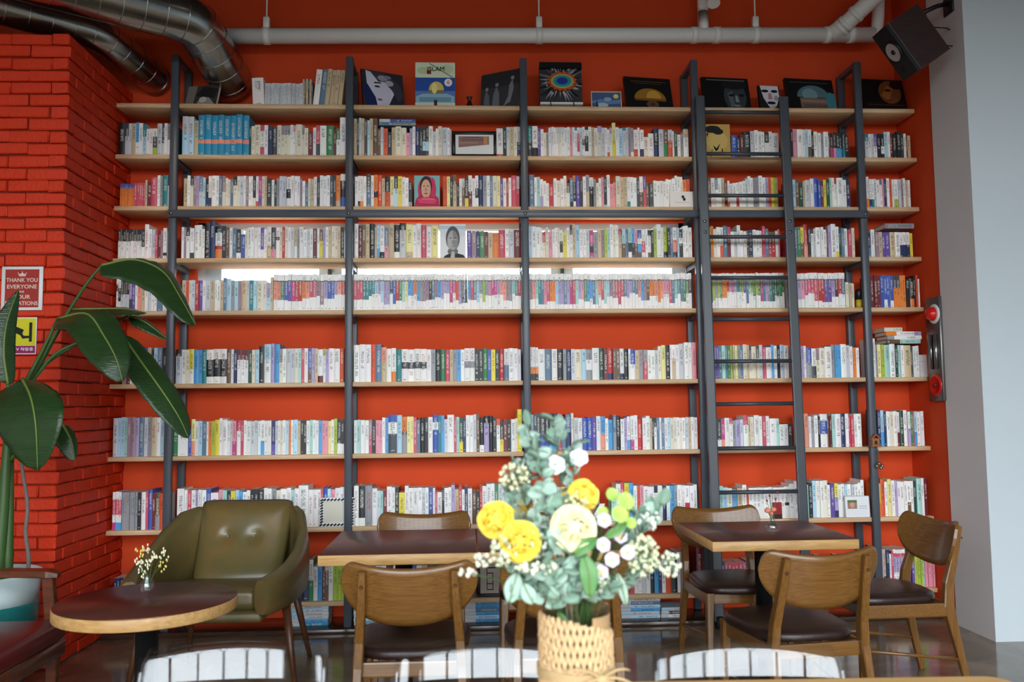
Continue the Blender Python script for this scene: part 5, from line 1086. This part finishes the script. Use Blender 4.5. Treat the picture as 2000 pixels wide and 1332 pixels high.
def daisy(px, py, dy, r, rgb, crgb, label, name, group, n=14, cup=25, layers=2, fd=(0, -1, .4)):
    p = bq(px, py, dy); o = empty(name, p, 0, label, 'flower', group); q = Vector((0, 0, 1)).rotation_difference(Vector(fd).normalized())
    m = mat('petal_%d_%d_%d' % rgb, rgb, .6, var=.08, vscale=40)
    for ly in range(layers):
        me = petal_mesh(r*(1-.2*ly), r*(.42 if n > 8 else 1.1), .4, .1, m, 4, n <= 8)
        for k in range(n):
            c = bpy.data.objects.new('petal', me); link(c, o); a = 2*PI*k/n+ly*.3
            c.matrix_basis = q.to_matrix().to_4x4() @ Matrix.Rotation(a, 4, 'Z') @ Matrix.Rotation(math.radians(90-cup-ly*24), 4, 'X')
    cc = MB().ell((0, 0, .002), r*.3, r*.3, r*.2, 10, 6).build('centre', mat('centre_%d_%d_%d' % crgb, crgb, .7), o); cc.matrix_basis = q.to_matrix().to_4x4()
    stem_of(o, p, .0016); return o
for (px, py, dy, r, lb) in ((1222, 979, -.03, .017, 'largest green button chrysanthemum of the bouquet cluster'), (1210, 1004, -.07, .016, 'green button chrysanthemum just below the largest one'), (1196, 966, .0, .013, 'green button chrysanthemum tipped up at the cluster top'), (1178, 1001, -.05, .011, 'small green button bud beside the cream rose'), (1232, 1021, -.04, .011, 'small green button bud lowest of its cluster')):
    daisy(px, py, dy, r, (186, 220, 110), (160, 200, 80), lb, 'green_chrysanthemum', 'green button chrysanthemums', 16, 12, 4, (.25, -1, .4))
for (px, py, dy, r, lb) in ((1083, 912, .0, .021, 'white anemone with dark centre high in the bouquet'), (1130, 897, .02, .019, 'white ruffled blossom at the bouquet top')):
    daisy(px, py, dy, r, (248, 246, 244), (70, 70, 100) if px < 1100 else (230, 224, 190), lb, 'white_flower', 'white blossoms of the bouquet', 6, 35, 3, (.0, -1, .5))
for (px, py, dy, lb) in ((1226, 1080, -.06, 'pale lilac bloom with yellow throat at the bouquet side'), (1195, 1094, -.08, 'white lilac blossom beside the long green leaf'), (1176, 1065, -.08, 'small lilac bud below the cream rose'), (1173, 1118, -.07, 'low lilac blossom beside the long green leaf tip'), (1180, 1017, -.06, 'pale blossom between cream rose and green buttons'), (1210, 1048, -.03, 'pale lilac bloom under the green buttons')):
    daisy(px, py, dy, .014, (232, 218, 232), (236, 196, 120), lb, 'lilac_flower', 'lilac white blossoms', 6, 35, 1, (br_.uniform(-.2, .4), -1, .3))
# eucalyptus sprigs: stem plus round leaves as parts
def lf_mesh(L, W, m):
    P = []
    for i in range(6):
        t = i/5; w_ = W*math.sin(PI*(.06+.9*t))**.7; P.append([(f*w_*.5, .12*W*f*f-.1*L*t*t, t*L) for f in (-1, -.5, 0, .5, 1)])
    return MB().grid(P, .0005).mesh('leaf', m)
EL = [lf_mesh(.020, .018, M_EUC), lf_mesh(.024, .021, M_EUC), lf_mesh(.018, .016, M_EUC2), lf_mesh(.027, .024, M_EUC2)]
SPR = [(1031, 832, .02), (1082, 822, .04), (1118, 868, .03), (1000, 900, .02), (1050, 880, -.02), (1060, 950, -.05), (990, 960, .03), (1100, 975, -.05), (1045, 1010, -.06), (1085, 1060, -.09), (1000, 1110, -.06), (1060, 1120, -.10), (1100, 1110, -.09), (1010, 1150, -.07), (1060, 1165, -.08), (1130, 1090, -.08), (1290, 985, .03), (1250, 1000, .02), (1140, 1150, -.08), (1190, 1150, -.05), (1235, 1130, -.02), (1095, 1160, -.09), (1035, 1060, -.03), (1150, 1000, -.02)]
for i, (px, py, dy) in enumerate(SPR):
    near = min((((px-a)**2+(py-b)**2, n) for a, b, n in ((964, 1014, 'outer yellow rose'), (1016, 1056, 'large open yellow rose'), (1142, 962, 'high yellow rose'), (1123, 1028, 'cream white rose'), (1215, 990, 'green button chrysanthemums'), (1083, 912, 'white anemone'), (1130, 897, 'white ruffled blossom'), (1210, 1080, 'lilac blossoms'), (1150, 1130, 'long green hanging leaf'), (1000, 1160, 'broad low grey-green leaves'), (1060, 1190, 'vase rim'), (1031, 800, 'steel post above the bouquet'), (1095, 800, 'dark books above the bouquet'), (1300, 985, 'black figurine'))))[1]
    tip = bq(px, py, dy); o = empty('eucalyptus_sprig', (VX, VY, VZ+.2), 0, 'grey-green eucalyptus sprig with round leaves beside the '+near, 'foliage', 'eucalyptus sprigs of the bouquet')
    c = stem_of(o, tip, .0014, mat('euc_stem', (120, 110, 90), .7)); L_ = sum((b-a).length for a, b in zip(c[:-1], c[1:]))
    nl = 18
    for k in range(nl):
        t = 1-k*.035/max(L_-.1, .12) if False else 1-(k//2)*.0135/max(L_, .15)
        if t < .3: break
        f = t*(len(c)-1); j = min(int(f), len(c)-2); p = c[j].lerp(c[j+1], f-j)
        lf = bpy.data.objects.new('leaf', br_.choice(EL)); link(lf, o)
        d = Vector((br_.uniform(-1, 1), br_.uniform(-1, .4), br_.uniform(-.5, .9))).normalized()
        lf.matrix_basis = Matrix.Translation(p-o.location) @ Vector((0, 0, 1)).rotation_difference(d).to_matrix().to_4x4() @ Matrix.Rotation(br_.uniform(0, 6), 4, 'Z') @ Matrix.Scale(br_.uniform(.8, 1.25), 4)
# big leaves
def big_leaf(pts, wpx, m, label):
    c = crv([bq(*p) for p in pts], 12); o = empty('foliage_leaf', c[0], 0, label, 'leaf', 'broad leaves of the bouquet'); P = []
    for k, p in enumerate(c):
        t = (c[min(k+1, 12)]-c[max(k-1, 0)]).normalized(); sd = t.cross(Vector((0, -1, .25))).normalized(); w_ = wpx/1680*1.5*math.sin(PI*(.05+.92*k/12))**.7
        P.append([p+sd*w_*f+Vector((0, -.004*f*f, 0))-c[0] for f in (-1, -.5, 0, .5, 1)])
    MB().grid(P, .0006).build('blade', m, o); MB().tube([p-c[0]+Vector((0, -.002, 0)) for p in c], .0011, 5).build('midrib', M_RIB, o); stem_of(o, c[0], .0016)
big_leaf([(1140, 1085, -.09), (1150, 1120, -.1), (1152, 1165, -.1)], 17, M_GREENLEAF, 'long green hanging leaf in the bouquet front')
big_leaf([(1165, 1050, -.08), (1145, 1065, -.1), (1122, 1085, -.1)], 12, M_GREENLEAF, 'green leaf under the cream rose pointing down')
big_leaf([(1180, 1050, -.06), (1205, 1035, -.06), (1222, 1020, -.05)], 9, M_GREENLEAF, 'narrow green leaf behind the lilac blossoms')
big_leaf([(1010, 1120, -.07), (1002, 1148, -.08), (995, 1176, -.08)], 17, M_EUC, 'broad grey-green leaf hanging low beside the calligraphy frame')
big_leaf([(1022, 1140, -.08), (1032, 1160, -.09), (1042, 1178, -.09)], 14, M_EUC, 'broad grey-green leaf low above the vase rim')
big_leaf([(1090, 1195, -.035), (1100, 1215, -.04), (1104, 1245, -.042)], 9, M_GREENLEAF, 'green leaf inside the glass vase mouth')
big_leaf([(1205, 1120, -.04), (1215, 1150, -.04), (1222, 1180, -.04)], 9, M_EUC, 'slim grey-green leaf drooping beside the chair post')
# filler sprays with many tiny blossoms
def spray(px, py, dy, rx, ry, n, rgb, label, r=.0038):
    tip = bq(px, py, dy); o = empty('filler_spray', (VX, VY, VZ+.2), 0, label, 'foliage', 'tiny-blossom sprays of the bouquet'); stem_of(o, tip, .0012)
    mb = MB(); st_ = MB()
    for k in range(n):
        a = br_.uniform(0, 2*PI); q = br_.random()**.5; p = bq(px+rx*q*math.cos(a), py+ry*q*math.sin(a), dy+br_.uniform(-.03, .03))-o.location
        mb.ell(p, r*br_.uniform(.7, 1.3), r*br_.uniform(.7, 1.3), r*br_.uniform(.7, 1.3), 6, 4); st_.tube([tip-o.location+(p-(tip-o.location))*.1, p], .0006, 4, cap=False)
    tag(mb.build('tiny_blossoms', mat('filler_%d_%d_%d' % rgb, rgb, .8), o), None, None, None, 'stuff'); tag(st_.build('twigs', M_EUC2, o), None, None, None, 'stuff')
for a in ((1255, 1085, -.02, 32, 40, 150, (214, 218, 178), 'dense cream blossom spray on the bouquet side by the ladder'), (943, 1093, -.03, 18, 12, 26, (240, 238, 214), 'white blossom spray reaching toward the narrow table'), (913, 1118, -.03, 17, 6, 16, (240, 238, 220), 'flat white blossom spray over the chair post'),
          (1309, 1102, .0, 22, 24, 40, (228, 230, 200), 'loose cream blossom spray reaching to the bottom shelf'), (1006, 930, .0, 30, 26, 70, (224, 220, 180), 'cream blossom spray above the yellow roses'), (985, 1075, -.07, 24, 34, 60, (216, 222, 190), 'pale blossom spray between yellow rose and table edge'),
          (1048, 1108, -.10, 40, 12, 40, (232, 232, 206), 'pale blossom spray below the open yellow rose'), (1124, 978, -.03, 24, 18, 50, (232, 220, 160), 'warm cream spray beside the high yellow rose'), (1268, 1015, .02, 22, 22, 40, (236, 238, 226), 'white spray in front of the black figurine'), (1040, 1075, -.06, 30, 40, 60, (206, 216, 196), 'grey-white spray in the bouquet middle'), (1160, 1130, -.05, 30, 30, 50, (190, 204, 170), 'green-grey spray around the long leaf')): spray(*a)

# ------------------------------------------------------------------ small vases on the tables
def small_vase(loc, prof, label, wz):
    o = empty('glass_bud_vase', loc, 0, label, 'vase'); MB().lathe(prof, n=28).build('glass', M_GLASS, o); return o
vl = atz(287, 1162, .6403)
sv = small_vase((vl.x, vl.y, .6403), [(0, 0), (.022, 0), (.028, .006), (.03, .03), (.028, .05), (.017, .064), (.016, .072), (.018, .076), (.016, .076), (.0145, .07), (.026, .048), (.027, .03), (.024, .01), (0, .008)], 'small clear glass bottle vase on the round table', .04)
fl = empty('flower_posy', (vl.x, vl.y, .66), 0, 'small posy of cream wildflowers in the round table vase', 'flower')
fr_ = random.Random(4)
for k, (px, py) in enumerate(((272, 1078), (285, 1072), (300, 1090), (318, 1082), (316, 1105), (270, 1100), (290, 1100), (282, 1118))):
    tp = at(px, py, vl.y+fr_.uniform(-.03, .03))-Vector((vl.x, vl.y, .66)); MB().tube(arc((fr_.uniform(-.008, .008), fr_.uniform(-.008, .008), 0), (tp.x*.3, tp.y*.3, .06), tp, 8), .0012, 5).build('stem', M_STALK, fl)
    mb = MB()
    for j in range(12): mb.ell((tp.x+fr_.gauss(0, .009), tp.y+fr_.gauss(0, .006), tp.z+fr_.gauss(0, .010)), .0035, .0035, .0055, 6, 4)
    tag(mb.build('blossoms', mat('posy_cream', (234, 228, 190), .8) if k % 4 else mat('posy_yellow', (226, 206, 110), .8), fl), None, None, None, 'stuff')
vr = atz(1509, 1036, .7403)
small_vase((vr.x, vr.y, .7403), [(0, 0), (.03, 0), (.036, .008), (.037, .02), (.03, .032), (.014, .042), (.011, .055), (.014, .062), (.012, .062), (.0095, .054), (.012, .043), (.027, .032), (.034, .02), (.03, .006), (0, .005)], 'squat clear glass vase on the square table by the ladder', .04)
f2 = empty('flower_posy', (vr.x, vr.y, .76), 0, 'peach rose sprig in the squat table vase', 'flower')
mb = MB()
for k, (px, py, r) in enumerate(((1499, 997, .013), (1511, 995, .012), (1506, 1003, .011))):
    tp = at(px, py, vr.y+.005*k)-Vector((vr.x, vr.y, .76)); MB().tube(arc((0, 0, 0), (tp.x*.2, 0, .04), tp, 6), .0013, 5).build('stem', M_STALK, f2)
    MB().ell(tp, r*1.2, r, r).build('bloom', mat('peach_bloom', (222, 128, 100), .6), f2)
for k, (px, py) in enumerate(((1503, 968), (1518, 962), (1498, 978), (1515, 975))):
    tp = at(px, py, vr.y)-Vector((vr.x, vr.y, .76)); MB().tube(arc((0, 0, 0), (tp.x*.3, 0, .05), tp, 6), .001, 5).build('stem', M_STALK, f2); MB().ell(tp, .005, .005, .007, 8, 5).build('bud', mat('berry_red', (150, 40, 44), .5), f2)
rb_ = display_book(1511, 1528, 976, 1008, .002, SZ[7], .014, 0, [((150, 34, 40), R1_), ((60, 30, 34), rect(0, 1, 0, .28))], 'dark red booklet standing in front of white books behind the ladder', 1, 0, base=(140, 30, 36))
# ------------------------------------------------------------------ ornaments on the right post
bh = empty('birdhouse_ornament', (at(1708, 870, -.03).x, -.023, at(1708, 870, -.03).z), 0, 'little brown wooden house ornament fixed on the steel post', 'ornament')
M_BH = wood('ornament_wood', (140, 78, 40), (172, 104, 60), .6, (8, 8, 3), 6)
MB().box(-.022, .022, -.03, 0, 0, .045).build('body', M_BH, bh); MB().prism([(-.032, .04), (0, .075), (.032, .04), (.028, .036), (0, .066), (-.028, .036)], -.036, 0).build('roof', M_BH, bh)
MB().prism([(-.009, .008), (.009, .008), (.009, .026), (0, .034), (-.009, .026)], -.0312, -.0301).build('doorway', M_BLACK, bh); MB().box(-.036, .036, -.04, 0, -.006, 0).build('ledge', M_BH, bh)
bl = empty('bell_ornament', (at(1714, 880, -.04).x, -.045, at(1714, 876, -.04).z), 0, 'cluster of small metal bells hanging under the house ornament', 'ornament')
for k, (dx, L) in enumerate(((-.012, .10), (.002, .085), (.014, .11), (.024, .1))):
    MB().tube([(0, 0, 0), (dx, 0, -L)], .0012, 5).build('string', mat('string', (120, 90, 70), .8), bl); MB().ell((dx, 0, -L-.01), .011, .011, .012, 10, 7).build('bell', mat('bell_metal', (150, 140, 130), .3, metal=.9), bl)

# ------------------------------------------------------------------ ceiling spots (out of frame) that give the warm pools
M_LAMP = bpy.data.materials.new('lamp_glow'); M_LAMP.use_nodes = True
e_ = M_LAMP.node_tree.nodes['Principled BSDF']; e_.inputs['Emission Color'].default_value = (1, .82, .6, 1); e_.inputs['Emission Strength'].default_value = 6
for i, (x, tx) in enumerate(((-2.2, -2.0), (-.85, -.75), (.1, .05), (.95, .9))):
    o = empty('track_spotlight', (x, -1.3, ZC-.45), 0, 'black ceiling spotlight aimed at the bookcase', 'lamp', 'ceiling spotlights')
    d = (Vector((tx, 0, 2.45))-Vector((x, -1.3, ZC-.45))).normalized()
    MB().tube([-d*.09, d*.05], .04, 16).build('lamp_body', M_BLACK, o); MB().tube([d*.0505, d*.052], .033, 16).build('lamp_lens', M_LAMP, o); MB().tube([(0, 0, .03), (0, 0, .45)], .01, 8).build('lamp_stem', M_BLACK, o)
    l = bpy.data.lights.new('spot', 'SPOT'); l.energy = 30; l.color = (1, .80, .58); l.spot_size = math.radians(34); l.spot_blend = .9; l.shadow_soft_size = .03
    lo = bpy.data.objects.new('lamp_light', l); link(lo, o); lo.location = d*.06; lo.rotation_euler = d.to_track_quat('-Z', 'Y').to_euler()
